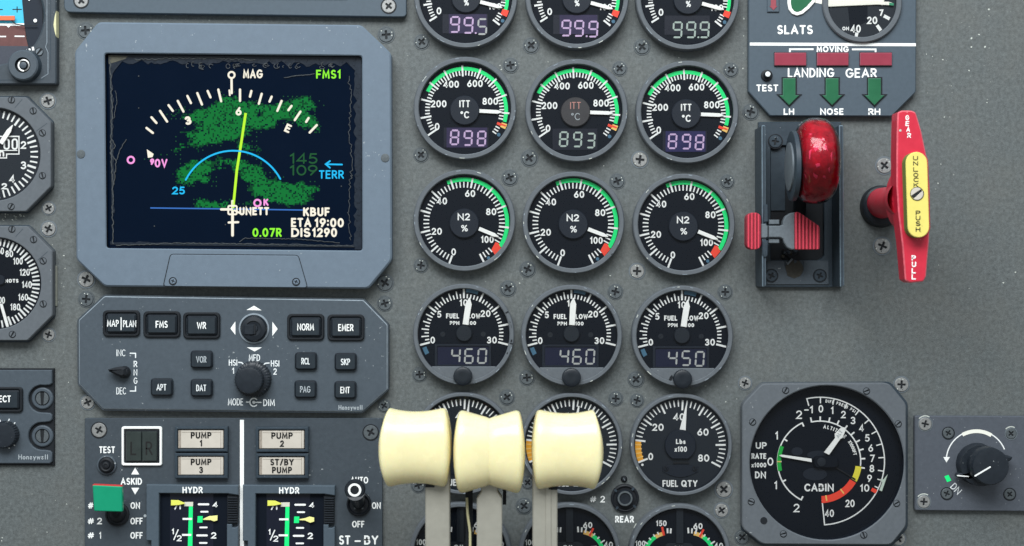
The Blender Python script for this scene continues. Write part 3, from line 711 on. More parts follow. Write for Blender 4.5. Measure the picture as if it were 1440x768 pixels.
def ff_gauge(bx, by, cx, cy, label, digits, ndl, kx, ky, worn=False):
    g = thing('fuel_flow_gauge', label, 'gauge', bx, by, 'round engine gauges', BZ); bezel(g, bx, by, 71.5, 64.5, flat=by + 45)
    d = MB(); dial_base(d, cx, cy, bx, by, 'dial')
    for i in range(41):
        a = -104.7 + i * 5.225; big = i in (0, 10, 20, 25, 30, 35, 40); med = i < 20 and i % 2 == 0
        d.tick(cx, cy, 49.5, 64 if big else (60 if med else 55.5), a, 2.6 if big else 1.8, DZ + .6, 'white')
    d.band(cx, cy, 58, 63.5, 3, 19, DZ + .3, 'bluemark'); d.band(cx, cy, 56, 62, -119, -109, DZ + .3, 'bluemark')
    for t, dx, dy in (('0', -44, 9.3), ('5', -34.8, -27), ('10', -.5, -43.2), ('20', 30.3, -28), ('30', 39.2, 9.3)): text(d, t, cx + dx, cy + dy, 9.6, 1.9, DZ + .4, 'white', width=14 if len(t) > 1 and t != '10' else None)
    text(d, 'FUEL', cx - 16, cy - 24.6, 7.2, 1.6, DZ + .4, 'white', width=18.5); text(d, 'FLOW', cx + 12, cy - 24.6, 7.2, 1.6, DZ + .4, 'white', width=22)
    text(d, 'PPH', cx - 13.2, cy - 14.7, 5.4, 1.4, DZ + .4, 'white', width=13.5); text(d, 'x100', cx + 9, cy - 14.7, 5.4, 1.4, DZ + .4, 'white', width=16)
    for sx_ in (-30, 27): d.poly(circ(cx + sx_, cy + 1, 3.6, 14), DZ + .2, 'dial_grey'); d.tick(cx + sx_, cy + 1, -3, 3, 20 - sx_, .9, DZ + .4, 'rubber')
    d.build('dial', g); window(g, cx - 37.5, cy + 18, cx + 34.5, cy + 44, digits, 'lcd_navy', 'seg_dim', 19.5, 11.0, frame=True)
    hub(g, cx, cy, 11.3, m='dial_grey'); pointer(g, cx, cy, 12.5, 51, ndl, 8.8, tip=9, waist=8.0)
    b = MB(); b.poly(circ(bx, by, 64.4, 64), 17.5, 'glass'); b.build('cover_glass', g)
    if worn:
        b = MB(); rw = random.Random(8)
        if worn == 'rim':
            for a in (62, 74, 78, 96, 100, 112): b.band(bx, by, 65.6 + rw.uniform(0, 2), 67.5 + rw.uniform(0, 3.4), a, a + rw.uniform(1.5, 5), BZ + .06, 'rubber', n=2)
        else:
            for pts in ([(940, 541), (947, 531), (945, 527), (942, 530), (938, 541)], [(972, 541), (976, 536), (984, 538), (993, 536), (982, 543), (973, 545)]): b.poly(pts, BZ - 1.0, 'rubber')
        b.build('scuffed_paint', g)
    b = MB(); b.lathe(kx, ky, [(13.4, 6), (13.4, BZ + 5), (12.6, BZ + 7.5), (10.5, BZ + 8.5), (5, BZ + 8.2)], 'black', n=40, cap=True, zref=BZ + 8); b.build('knob', g)
ff_gauge(652, 470.5, 652.5, 469, 'round fuel flow gauge with chipped right rim reading 460, leftmost of its row', [('4', 635.5, 490.5), ('6', 654, 491), ('0', 672.5, 491)], 8.9, 650.7, 529.5, 'rim')
ff_gauge(804, 472, 803.7, 469.8, 'round fuel flow gauge reading 460 above the right throttle knob', [('4', 788, 491.5), ('6', 806, 492), ('0', 824.5, 492)], 3.2, 803.8, 531.3)
ff_gauge(959.8, 473, 959.2, 472, 'round fuel flow gauge reading 450 with dark scuffs beside its black knob', [('4', 940.5, 494), ('5', 959.5, 494), ('0', 978.5, 495)], 9.2, 960.5, 533.5, 'knob')

def fq_gauge(bx, by, cx, cy, label, ndl):
    g = thing('fuel_quantity_gauge', label, 'gauge', bx, by, 'round engine gauges', BZ); bezel(g, bx, by, 72, 66.2)
    d = MB(); dial_base(d, cx, cy, bx, by, 'dial_grey'); A = lambda v: -112 + v * 2.875
    d.band(cx, cy, 55.5, 63.8, A(0), A(9.6), DZ + .3, 'orange')
    for v in range(0, 81, 2):
        mj = v % 10 == 0; lo = v in (2, 4, 6, 8)
        d.tick(cx, cy, 49.5 if mj else 54.5, 63.8, A(v), 2.6 if mj else 1.75, DZ + .6, 'amber' if lo else 'white')
    x, y = pol(cx, cy, 60, -114 - 3); d.poly(circ(x, y, 1.8, 10), DZ + .5, 'white')
    for t, dx, dy in (('0', -41.7, 15.6), ('20', -31.5, -25.6), ('40', -2, -40.2), ('60', 31.7, -18.8), ('80', 32.7, 17.7)): text(d, t, cx + dx, cy + dy, 10.2, 2, DZ + .4, 'white', width=16 if len(t) > 1 else None)
    text(d, 'FUEL', cx - 14.2, cy + 53.5, 9.6, 2, DZ + .4, 'white', width=22); text(d, 'QTY', cx + 12.6, cy + 53.5, 9.6, 2, DZ + .4, 'white', width=23)
    lens = [(cx - 25 + 50 * t, cy + 29.5 - 2.5 * math.sin(math.pi * t)) for t in [i / 8 for i in range(9)]] + [(cx + 25 - 50 * t, cy + 37 + 8 * math.sin(math.pi * t)) for t in [i / 10 for i in range(11)]]
    d.prism(lens, DZ, DZ + 1.5, 'hub', bev=.4)
    d.build('dial', g)
    for sx_ in (-20, 20): slot_screw('screw', cx + sx_, cy + 33, 3, DZ + 1.5, g, 'hub', 60)
    b = MB(); pts = [pol(cx, cy, 22, a) for a in range(-150, 151, 6)]; b.prism(pts, DZ, 15, 'hub', bev=1)
    b.box(cx - 10, cy + 23, cx + 12, cy + 25.5, DZ, DZ + 2, 'rubber')
    text(b, 'Lbs', cx + .5, cy - 5.6, 7.2, 1.6, 15.3, 'white'); text(b, 'x100', cx + .5, cy + 5.2, 7.5, 1.6, 15.3, 'white', width=17.5); b.build('hub_cap', g)
    pointer(g, cx, cy, 22, 56, ndl, 2.6, tip=5, waist=8.6, tipw=1.8); glass(g, bx, by, 66)
fq_gauge(651, 624, 650.5, 625, 'fuel quantity gauge almost covered by the left and middle throttle knobs', 9)
fq_gauge(804, 625, 803.5, 626, 'fuel quantity gauge partly covered by the right throttle knob', 11)
fq_gauge(958.3, 625.8, 956.8, 626.5, 'uncovered round fuel quantity gauge in the right column, needle just past 40', 8.6)

def oil_gauge(bx, by, label):
    g = thing('oil_gauge', label, 'gauge', bx, by, 'round engine gauges', BZ); bezel(g, bx, by, 72, 65.5)
    d = MB(); dial_base(d, bx, by, bx, by, 'dial'); cx, cy = bx, by
    lx, ly, R = cx - 16, cy + 2, 34
    for sg, X in ((-1, lx), (1, cx + 14.5)):
        d.band(X, ly, R - 3.5, R + 2, sg * 15, sg * 33, DZ + .4, 'amber', n=5); d.band(X, ly, R - 3.5, R + 2, sg * 33, sg * 110, DZ + .4, 'green', n=16)
        d.band(X, ly, R - 3.5, R + 2, sg * 9, sg * 15, DZ + .45, 'red' if sg < 0 else 'amber', n=2); d.tick(X, ly, R - 3, R + 9, sg * (12 if sg < 0 else 26), 3, DZ + .8, 'red')
        for a, l in ((-2, 0), (5, 0)) if sg < 0 else ((-4, 1), (4, 0), (13, 1)): d.tick(X, ly, R - 1, R + (7 if l else 6), sg * abs(a) if sg > 0 and a > 0 else a, 2.4, DZ + .6, 'white')
        for a in (24, 34, 46, 58, 70, 82): d.tick(X, ly, R, R + (7 if a in (58,) else 4), sg * a, 2, DZ + .7, 'white')
    text(d, '150', cx - 26, cy - 45, 8.2, 1.7, DZ + .4, 'white', width=15); text(d, '100', cx - 55.5, cy - 16.5, 8.2, 1.7, DZ + .4, 'white', width=14)
    text(d, '60', cx + 25.5, cy - 41, 8.6, 1.8, DZ + .4, 'white', width=13); text(d, '40', cx + 54.5, cy - 13.5, 8.2, 1.7, DZ + .4, 'white', width=13)
    text(d, 'OIL', cx - 1.5, cy - 8, 10, 1.9, DZ + 4.4, 'white', width=17)
    d.prism(rrect(cx - 22, cy - 17, cx + 20, cy + 20, 8), DZ, DZ + 1.5, 'dial_grey', bev=.5)
    d.build('dial', g)
    b = MB(); b.box(cx - 5.5, cy - 66, cx + 5.5, cy - 16, DZ, DZ + 3, 'dial_grey', bev=.8); b.build('divider', g)
    pointer(g, cx + 14.5, ly, 4, 27, 62, 9, tip=8, z=15, tipw=2); glass(g, bx, by, 65)
oil_gauge(647.5, 779, 'oil gauge cut by the bottom edge between the left and middle throttle shafts')
oil_gauge(801, 779.5, 'oil gauge cut by the bottom edge just right of the right throttle shaft')
oil_gauge(956, 781, 'uncovered oil gauge at the bottom edge showing 150 and 60')

# ================================================================ multifunction display
HZ = 24.0
OUT = [(105, 72), (138, 31), (508, 35), (550, 75), (551, 366), (518, 406), (147, 403), (107, 365)]
OUT = rpoly(OUT, 5)
SCR = rpoly([(147, 75), (509, 78.5), (509.5, 352.5), (149.5, 349)], 4)
mfd = thing('navigation_display', 'large square display with blue grey bezel showing a green terrain map', 'display', 328, 218, z=HZ)
b = MB(); b.ring(OUT, SCR, 0, HZ, 'mfd', bo=2.2, bi=1.6, zin=13, c=(328, 214), edge='mfd', wall='rubber'); b.build('bezel', mfd)
# screen, drawn symbols and terrain pixels
s = MB(); SZ = 14.0
s.poly([(140, 68), (516, 71), (516, 360), (143, 357)], SZ, 'screen')
def terr(x, y):
    v = noise.noise(Vector((x * .02, y * .03, 1.3))) * 16 + noise.noise(Vector((x * .07, y * .09, 4.1))) * 9 + noise.noise(Vector((x * .25, y * .3, 2.1))) * 6
    def ell(cx, cy, rx, ry, rot=0):
        c, q = math.cos(math.radians(rot)), math.sin(math.radians(rot)); dx, dy = x - cx, y - cy
        u, w = (dx * c + dy * q) / rx, (-dx * q + dy * c) / ry
        return (1 - math.sqrt(u * u + w * w)) * min(rx, ry)
    return max(ell(280, 162, 32, 22), ell(318, 166, 46, 34, 8), ell(345, 150, 30, 14), ell(370, 172, 26, 10, -30), ell(305, 190, 40, 12), ell(392, 158, 42, 10, -14), ell(430, 170, 22, 10, 40), ell(345, 205, 22, 10, 25),
               ell(278, 238, 30, 10, -22), ell(330, 232, 30, 14, 20), ell(352, 248, 42, 17, 28), ell(398, 268, 48, 14, 20), ell(372, 262, 46, 20, 22), ell(425, 268, 24, 8, -10), ell(312, 285, 28, 8, -10), ell(360, 285, 20, 7, 10),
               ell(250, 208, 16, 4, -20), ell(300, 252, 18, 5, 5)) + v * .85 - 2.0
q = 2.1
for j in range(int(225 / q)):
    for i in range(int(280 / q)):
        x, y = 196 + i * q, 122 + j * q
        if y > 292: continue
        t = terr(x, y); h = random.Random(i * 977 + j).random()
        dot = i % 3 == 0 and j % 3 == 0 and h < .75
        if (t > 1.5 and h < .94) or (t > -.6 and h < .5) or (t > -6 and dot and noise.noise(Vector((x * .06, y * .06, 9))) > -.05):
            mm = 'e_green' if (t > 2.5 and h > .22) else 'e_green2'
            if t < -.6: mm = 'e_dot'
            g_ = .3 if t < 0 else 0.0
            s.poly([(x + g_, y + g_), (x + q - g_, y + g_), (x + q - g_, y + q - g_), (x + g_, y + q - g_)], SZ + .1, mm)
Z1 = SZ + .3
# compass rose
CX, CY = 327, 296
for i in range(-11, 11):
    a = -2.5 + i * 4.95 + 6.8
TK = [((206, 180), (215, 187)), ((213, 165), (220, 173)), ((225, 156), (235, 171)), ((237, 148), (243, 156)), ((250, 142), (258, 157)), ((263.5, 135), (268.5, 145)), ((277.5, 131), (284, 147)), ((292, 128), (296, 137)),
      ((307, 126), (311, 142.5)), ((337.5, 126), (337.5, 142)), ((353.5, 128), (351.5, 136)), ((368, 132), (364, 146)), ((382, 136), (379, 143)), ((396, 142), (390, 156)), ((410, 149), (405.5, 155)), ((422.5, 157), (414.5, 169)), ((434, 166), (430.5, 171.5)), ((445.5, 176), (435.5, 186.5))]
for a, c in TK: s.stroke([a, c], 3.2, Z1, 'e_white')
s.stroke(circ(325.6, 105.5, 4.4, 14), 2.6, Z1, 'e_white', closed=True); s.stroke([(325.6, 111), (325.8, 131)], 3.2, Z1, 'e_white'); s.stroke([(322.5, 127), (323.2, 134)], 2.4, Z1, 'e_white')
T = lambda t, x, y, H, w, m, **k: text(s, t, x, y, H, w, Z1, m, **k)
T('MAG', 355.5, 104, 12.5, 2.6, 'e_white', width=27.5); T('FMS1', 462, 104.5, 12.5, 2.3, 'e_lime', width=35)
T('6', 335.5, 156.5, 12, 2.8, 'e_white', width=8.5); T('3', 264.5, 169.5, 12, 3.2, 'e_white', width=9, rot=-14); T('E', 405, 180.5, 12, 2.8, 'e_white', width=8, rot=24)
s.poly([(206.5, 210), (216, 216.5), (214.5, 221), (208, 222)], Z1, 'e_white')
s.stroke(circ(184, 225, 4.6, 14), 2.6, Z1, 'e_pink', closed=True)
T('9', 214, 227.5, 9, 2.6, 'e_pink', width=6); T('0V', 226.5, 229.5, 12, 2.4, 'e_pink', width=18)
s.stroke([(345.5, 159), (340, 196), (333, 240), (327.5, 296)], 3.6, Z1, 'e_course', cap=False)
s.stroke(arc(328, 287, 75, 75, 207, 332, 26)[0:], 2.4, Z1, 'e_cyan')
T('25', 251, 268, 11, 2.1, 'e_cyan', width=18)
s.stroke([(212, 292.5), (330, 294), (428, 295.5)], 1.8, SZ + .2, 'e_blue')
T('145', 427, 223, 15, 2.3, 'e_dot', width=39); T('109', 427, 239.5, 15, 2.3, 'e_dot', width=39)
s.stroke([(458.5, 231), (481, 231.5)], 2.2, Z1, 'e_cyan'); s.stroke([(464, 226.5), (458, 231), (464, 236)], 2.2, Z1, 'e_cyan')
T('TERR', 466, 245.5, 12, 2.0, 'e_cyan', width=35)
s.stroke([(311, 294.5), (326, 294.5)], 3.4, Z1, 'e_white'); s.stroke(rrect(321, 289.5, 333, 301.5, 2), 2.4, Z1, 'e_white', closed=True)
s.stroke([(327, 283), (327, 331)], 3.8, Z1, 'e_white'); s.stroke([(321.5, 313), (335, 312.5)], 3, Z1, 'e_white')
s.stroke([(330, 296), (338, 300)], 2.6, Z1, 'e_white'); T('UNETT', 357.5, 297, 11.5, 2.7, 'e_white', width=42)
s.stroke(circ(362, 285.5, 4.6, 14), 2.6, Z1, 'e_pink', closed=True); T('K', 374, 284.5, 10, 2.4, 'e_pink', width=7)
T('KBUF', 445, 298, 12.5, 2.8, 'e_white', width=37.5); T('ETA', 423.5, 313, 13, 2.8, 'e_white', width=28.5); T('19:00', 463, 313.3, 13, 2.8, 'e_white', width=41); T('DIS', 423, 327, 13, 2.8, 'e_white', width=27); T('1290', 456.5, 327, 13, 2.8, 'e_white', width=35)
T('0.07R', 375.5, 327, 12.5, 2.5, 'e_lime', width=41)
s.build('screen', mfd)
# peeling edge of the laminated screen
dl = MB(); rd = random.Random(21); DZ2 = SZ + .6
def strip(p0, p1, nx, ny, base, amp, n):
    global DZ2
    DZ2 += .12
    prev = None
    for i in range(n + 1):
        t = i / n; x, y = p0[0] + (p1[0] - p0[0]) * t, p0[1] + (p1[1] - p0[1]) * t
        w = base + amp * noise.noise(Vector((x * .11, y * .11, 7))) + rd.uniform(-1, 1) * amp * .18
        cur = ((x, y), (x + nx * max(w, 1), y + ny * max(w, 1)))
        if prev: dl.poly([prev[0], cur[0], cur[1], prev[1]], DZ2, 'delam')
        prev = cur
strip((156, 77), (505, 80), 0, 1, 11, 6, 80); strip((509, 90), (509, 351), -1, 0, 10, 5, 60); strip((155, 344), (505, 348), 0, -1, 4, 3.5, 60); strip((154, 82), (157, 300), 1, 0, 3.5, 4, 50)
dl.poly([(153, 78), (188, 79), (172, 86), (162, 98), (154, 110)], DZ2 + .1, 'delam'); dl.poly([(480, 80), (508, 81), (509, 118), (500, 100), (492, 92)], DZ2 + .1, 'delam')
dl.poly([(152.5, 77.5), (180, 79), (176, 83), (163, 87), (153, 90)], DZ2 + .3, 'delam_tan')
def squig(pts, w, amp, m='delam_line', step=3):
    out = []
    for a, c in zip(pts, pts[1:]):
        n = max(2, int(math.hypot(c[0] - a[0], c[1] - a[1]) / step))
        for i in range(n): out.append((a[0] + (c[0] - a[0]) * i / n + rd.uniform(-amp, amp), a[1] + (c[1] - a[1]) * i / n + rd.uniform(-amp, amp)))
    dl.stroke(out, w, DZ2 + .4, m)
squig([(154, 80), (156, 110), (158, 150), (156, 200), (158, 260), (159, 345)], 1.5, 1.1); squig([(156, 195), (162, 205), (155, 216), (163, 225), (160, 262)], 1.2, 1.0)
squig([(178, 196), (168, 212), (163, 228)], 1.1, .7); squig([(162, 128), (165, 140), (160, 170)], .8, 1)
squig([(190, 84), (240, 82), (300, 82), (360, 84)], 1.1, 1.4); squig([(163, 345), (250, 342), (330, 343), (500, 346)], 1.2, .8)
squig([(337, 340), (345, 335), (420, 336), (480, 342)], .9, .6); squig([(400, 109), (420, 106), (445, 104)], 1.0, .5)
squig([(490, 108), (494, 140), (491, 180), (495, 230), (490, 290), (494, 340)], .8, 2.2)
for k in range(26):
    x = rd.uniform(255, 470); dl.stroke(arc(x, 92 + rd.uniform(-2, 3), rd.uniform(2, 4), rd.uniform(1.5, 3.5), rd.uniform(0, 120), rd.uniform(200, 360), 7), .8, DZ2 + .5, 'delam_line')
for k in range(0): x = 164 + k * 3.2; dl.stroke([(x, 88 + (12 - k) * 1.6), (x - 2.5, 92 + (12 - k) * 2.0)], .8, DZ2 + .5, 'delam_line')
for (x, y) in ((317, 316), (195, 107), (480, 262), (470, 330), (195, 152), (217, 318)): dl.poly(circ(x, y, 1.0, 6), DZ2, 'delam_line')
dl.build('peeling_edge', mfd)
b = MB(); cov = rpoly([(240, 358), (419, 359.5), (432, 404.5), (230, 402.5)], 4)
b.prism(inset(cov, -1.1), HZ, HZ + .25, 'rubber'); b.prism(cov, HZ, HZ + 1.6, 'mfd', bev=.7); cover = b.build('access_cover', mfd)
for x, y in ((243, 395.5), (416.3, 396.5)):
    o = cross_screw('screw', x, y, 4.2, HZ + 1.6, cover, 'mfd'); 
for x, y in ((113.5, 216.5), (541.5, 222)):
    b = MB(); b.lathe(x, y, [(6.0, HZ), (5.8, HZ + .9), (4, HZ + 1.1)], 'painted_screw', n=24, cap=True); b.build('plug', mfd)

# ================================================================ display control panel
CZ = 15.0
ctl = thing('display_control_panel', 'eight sided control panel of black push buttons under the big display', 'control panel', 328, 498, z=CZ)
OC = rpoly([(108.5, 449.5), (146, 414.5), (512, 420), (547, 456), (547, 548.5), (509.5, 581.5), (144.5, 577.5), (109, 541)], 3)
b = MB(); b.prism(OC, 0, CZ - 2.5, 'plate_dark', bev=.5); b.prism(inset(OC, 2.0), CZ - 2.6, CZ, 'plate', bev=1.3, edge='edge')
Z = CZ + .3
P_ = lambda t, x, y, H, w, wd=None, m='print', **k: text(b, t, x, y, H, w, Z, m, width=wd, **k)
P_('INC', 170, 496.3, 9.5, 1.15, 12.5); P_('DEC', 170.3, 549.8, 9.8, 1.4, 13.5)
for ch, y in (('R', 512), ('N', 523.7), ('G', 535.5)): P_(ch, 190.5, y, 9, 1.4, 5.2)
b.stroke([(182.5, 496.8), (190.6, 497), (190.6, 503.5)], 1.6, Z, 'print', cap=False); b.stroke([(182.5, 550), (190.6, 550), (190.6, 543)], 1.6, Z, 'print', cap=False)
for tri in ([(346.5, 436), (368, 436.5), (357.2, 430)], [(347, 488.5), (368.5, 488.5), (358, 494.3)], [(331, 452), (331, 471), (324, 462)], [(383, 452.5), (383, 472.5), (390.5, 462.7)]): b.poly(tri, Z, 'white')
P_('MFD', 357.8, 503.2, 9.5, 1.5, 16); P_('HSI', 327.7, 510, 9, 1.5, 12); P_('1', 328, 521.5, 8.5, 1.4); P_('HSI', 386.8, 511.2, 9, 1.5, 12); P_('2', 386.8, 522.5, 9, 1.4, 5)
b.stroke([(335, 509.5), (340, 510), (344, 514)], 1.7, Z, 'print', cap=False); b.stroke([(369, 515.5), (373, 511), (379, 510.5)], 1.7, Z, 'print', cap=False); b.stroke([(357.5, 511), (357.6, 516)], 1.3, Z, 'print')
P_('MODE', 331.3, 565.3, 9.8, 1.5, 21.5); P_('DIM', 378.3, 566.3, 9.8, 1.5, 16.5)
b.stroke([(346.5, 565.5), (352, 565.5)], 1.6, Z, 'print'); b.stroke([(357, 565.8), (367, 566)], 1.6, Z, 'print'); b.stroke(arc(357, 565.8, 5.6, 5.6, 45, 315, 14), 1.7, Z, 'print'); b.poly(circ(356.8, 565.8, 2.2, 12), Z + .2, 'print')
P_('Honeywell', 493, 573, 6.8, 1.1, 34, 'dim')
face = b.build('faceplate', ctl)
def button(par, t, x, y, w, h, big, tm='print', tw=None, z0=CZ, dimt=None):
    b = MB()
    if big:
        b.ring(rrect(x - w / 2, y - h / 2, x + w / 2, y + h / 2, 6), rrect(x - w / 2 + 4, y - h / 2 + 4, x + w / 2 - 4, y + h / 2 - 4, 4), z0, z0 + 4, 'rubber', bo=1.2, bi=1.2, c=(x, y))
        o = 5.0
    else: o = 0
    zt = z0 + 7
    b.prism(rrect(x - w / 2 + o, y - h / 2 + o, x + w / 2 - o, y + h / 2 - o, 4.5 if not big else 3), z0, zt, 'button', bev=2.4, edge='black')
    if '|' in t:
        text(b, 'MAP', x - 11.5, y, 9.6, 1.6, zt + .3, tm, width=16.5); text(b, 'PLAN', x + 12, y + .5, 9.6, 1.6, zt + .3, tm, width=18.5); b.stroke([(x, y - 8), (x, y + 9)], 1.3, zt + .3, tm)
    else: text(b, t, x, y, 9.8 if big else 9.2, 1.7, zt + .3, tm, width=tw)
    return b.build('push_button', par)
for t, x, y, wd in (('MAP|PLAN', 170.3, 454.8, 0), ('FMS', 227.3, 456.2, 17), ('WR', 283.3, 457.8, 13), ('NORM', 429.7, 460, 23.5), ('EMER', 486.3, 460.8, 21.5)): button(ctl, t, x, y, 52, 37, True, 'white', wd)
for t, x, y, wd, m_ in (('VOR', 283, 505.6, 14.5, 'dim'), ('APT', 227, 544.7, 14, 'print'), ('DAT', 283, 545.6, 14, 'print'), ('RCL', 429.8, 508, 12, 'print'), ('SKP', 485.7, 509, 13, 'print'), ('PAG', 429.2, 547.6, 14.5, 'dim'), ('ENT', 485.3, 548.6, 13.5, 'white')): button(ctl, t, x, y, 31, 25, False, m_, wd)
b = MB(); b.lathe(357, 462, [(21.5, CZ), (21.3, CZ + 1.6), (19.2, CZ + 1.8), (18.8, CZ + .6)], 'edge', n=48, zref=CZ + 1.6); b.build('joystick_collar', ctl)
b = MB(); b.lathe(357, 462, [(18.6, CZ), (18.4, CZ + 6), (16.5, CZ + 9), (11, CZ + 10), (10.5, CZ + 8.5), (6, CZ + 8), (5.4, CZ + 9.5), (3, CZ + 10)], 'black', n=48, cap=True, zref=CZ + 6)
b.prism(rrect(343, 456.5, 357, 471, 2), CZ + 9, CZ + 11.5, 'knob', bev=1.0); b.prism(rrect(356, 456, 359.5, 470, 1), CZ + 9, CZ + 10.5, 'rubber', bev=.4); b.build('joystick', ctl)
# mode selector: outer ring with a dimmer knob on top
b = MB(); b.lathe(355, 533.5, [(25, CZ), (24.6, CZ + 5), (23.6, CZ + 13), (21.5, CZ + 14.5), (17, CZ + 15)], 'knob', n=120, lobes=36, amp=.05, zref=CZ + 8, cap=True)
o = b.build('mode_knob', ctl)
b = MB(); b.lathe(350.5, 534.8, [(18.6, CZ + 15), (18.6, CZ + 27), (17.6, CZ + 29), (15, CZ + 29.6)], 'knob', n=96, lobes=30, amp=.035, zref=CZ + 27, cap=True); b.build('dimmer_knob', ctl)
# range toggle, a pointed paddle
b = MB(); b.lathe(173.5, 523.8, [(8.6, CZ), (8.4, CZ + 8), (7, CZ + 12), (4, CZ + 14)], 'rubber', n=32, cap=True, zref=CZ + 8)
b.prism([(151, 519.8), (152.5, 522.5), (163, 528), (171, 531), (177, 528), (176, 518), (170, 515.8), (161, 517)], CZ + 6, CZ + 17, 'rubber', bev=3.0); b.build('range_toggle', ctl)

# ================================================================ hydraulic switch panel
YZ = 7.0
hyd = thing('hydraulic_console', 'dark grey plate of pump lights and switches left of the throttle levers', 'switch panel', 330, 690, z=YZ)
b = MB(); b.prism(rpoly([(119, 588), (537.5, 588), (538, 820), (119, 820)], 2), 0, YZ, 'plate_dark', bev=.8)
b.stroke([(340.2, 590.5), (340.2, 818)], 5.6, YZ + .3, 'white', cap=False)
Z = YZ + .3
P_('TEST', 150.5, 632.6, 9.6, 1.8, 22.5, 'white'); P_('ASKID', 184.7, 677, 9.8, 1.8, 30, 'white')
b.poly([(184.5, 667.3), (195.8, 667.3), (190, 657.5)], Z, 'white'); b.poly([(184.5, 686), (195.8, 686), (190, 695.5)], Z, 'white')
for t, x, y, wd in (('#', 127.5, 711, 7.5), ('#', 127.8, 732.8, 9), ('2', 140, 732.8, 7), ('#', 127.8, 753, 9), ('1', 141, 753, 3), ('ON', 190.2, 711, 13.5), ('OFF', 192, 732.8, 17.5), ('OFF', 192, 753, 17.5), ('AUTO', 505.3, 675.3, 25), ('ON', 529.2, 711, 12.5), ('OFF', 503.8, 737.2, 17.5)): P_(t, x, y, 9.4, 1.8, wd, 'white')
P_('ST', 484.7, 759.5, 13, 2.4, 16, 'white'); P_('-', 503, 760.5, 13, 2.2, 9, 'white'); P_('BY', 522, 759.5, 13, 2.4, 20, 'white')
for k, (x, y) in enumerate(((204, 725.5),)): b.poly(circ(x, y, 2.2, 8), Z, 'dim')
b.build('faceplate', hyd)
for x, y in ((139, 605), (521.3, 608.3)): cross_screw('screw', x, y, 10.2, YZ, hyd, 'steel' if x < 200 else 'painted_screw', 30)
def annun(x0, y0, x1, y1, l1, l2, w1, w2):
    b = MB(); cx, cy = (x0 + x1) / 2, (y0 + y1) / 2
    b.ring([(x0, y0), (x1, y0), (x1, y1), (x0, y1)], [(x0 + 4, y0 + 4), (x1 - 5, y0 + 4), (x1 - 5, y1 - 4), (x0 + 4, y1 - 4)], YZ, YZ + 9, 'housing', bo=1, bi=.8, c=(cx, cy))
    f = b.build('indicator_light', hyd)
    c = MB(); c.prism(rrect(x0 + 5, y0 + 5, x1 - 6, y1 - 5, 1), YZ, YZ + 7, 'ann', bev=.8)
    c.poly([(x0 + 5.5, y0 + 5.5), (x0 + 9, y0 + 5.5), (x0 + 9, y1 - 5.5), (x0 + 5.5, y1 - 5.5)], YZ + 7.1, 'ann_dull')
    c.stroke([(x0 + 10, y0 + 8), (x1 - 10, y0 + 8)], .5, YZ + 7.15, 'ann_dull', cap=False); c.stroke([(x1 - 9.5, y0 + 6), (x1 - 9.5, y1 - 6)], .6, YZ + 7.15, 'ann_dull', cap=False)
    text(c, l1, cx, cy - 5.6, 9.2, 1.9, YZ + 7.4, 'ink', width=w1); text(c, l2, cx, cy + 5.6, 9.2, 1.9, YZ + 7.4, 'ink', width=w2); c.build('lens', f)
annun(245.5, 600, 320, 635.5, 'PUMP', '1', 29, None); annun(245.5, 637.5, 320, 673, 'PUMP', '3', 29, 5.5)
annun(359.5, 600.5, 433.6, 636, 'PUMP', '2', 30, 5.5); annun(359.5, 638, 433.6, 673, 'ST/BY', 'PUMP', 33, 28)
# left / right anti-skid light
b = MB(); b.ring(rrect(170.7, 600, 227.5, 655, 3), rrect(174, 603.4, 224.2, 651.5, 1.5), YZ, YZ + 4, 'white', bo=.8, bi=.6, zin=YZ + .3, c=(199, 627)); o = b.build('indicator_light', hyd)
b = MB(); b.prism(rrect(174.6, 604, 223.6, 651, 1), YZ, YZ + 3, 'rubber', bev=1); b.prism(rrect(177, 607, 198.6, 648.5, 1), YZ, YZ + 6, 'grey_lens', bev=.8); b.prism(rrect(199.6, 607, 220.5, 648.5, 1), YZ, YZ + 6, 'grey_lens', bev=.8)
text(b, 'L', 187.5, 630.5, 19, 2.2, YZ + 6.3, 'ink', width=8.5); text(b, 'R', 209.5, 630.5, 19, 2.2, YZ + 6.3, 'ink', width=9.5); b.build('lens', o)
b = MB(); b.lathe(149.8, 654, [(14, YZ), (13.6, YZ + 3), (11.5, YZ + 3.5), (11, YZ + 2)], 'plate', n=36, zref=YZ + 3); b.lathe(149.8, 654, [(10.8, YZ), (10.6, YZ + 7), (8, YZ + 9), (5.5, YZ + 8), (4.6, YZ + 10), (2.4, YZ + 10.5), (2, YZ + 9.6)], 'rubber', n=36, cap=True, zref=YZ + 5); b.build('push_button', hyd)
# anti-skid switch with a flat green cap
b = MB(); b.lathe(164.5, 723.5, [(17, YZ), (16.8, YZ + 3), (14.5, YZ + 4), (14, YZ + 2), (12, YZ + 2), (9, YZ + 6), (5, YZ + 8)], 'rubber', n=40, cap=True, zref=YZ + 3); sw = b.build('toggle_switch', hyd)
b = MB(); b.tube([(164, 722, YZ + 4), (158, 712, YZ + 22), (153, 705, YZ + 34)], [7, 6.5, 6.5], 'rubber', 14); b.build('lever', sw)
b = MB(); b.prism(rpoly([(130, 682.5), (171.5, 684.5), (172.3, 720), (132, 719)], 2), YZ + 32, YZ + 40, 'green_tab', bev=1.2); b.prism(rpoly([(130.3, 681.2), (171.2, 683.0), (171.2, 685.5), (130.3, 684)], .5), YZ + 30, YZ + 38.5, 'red_tab'); b.build('lever_cap', sw)
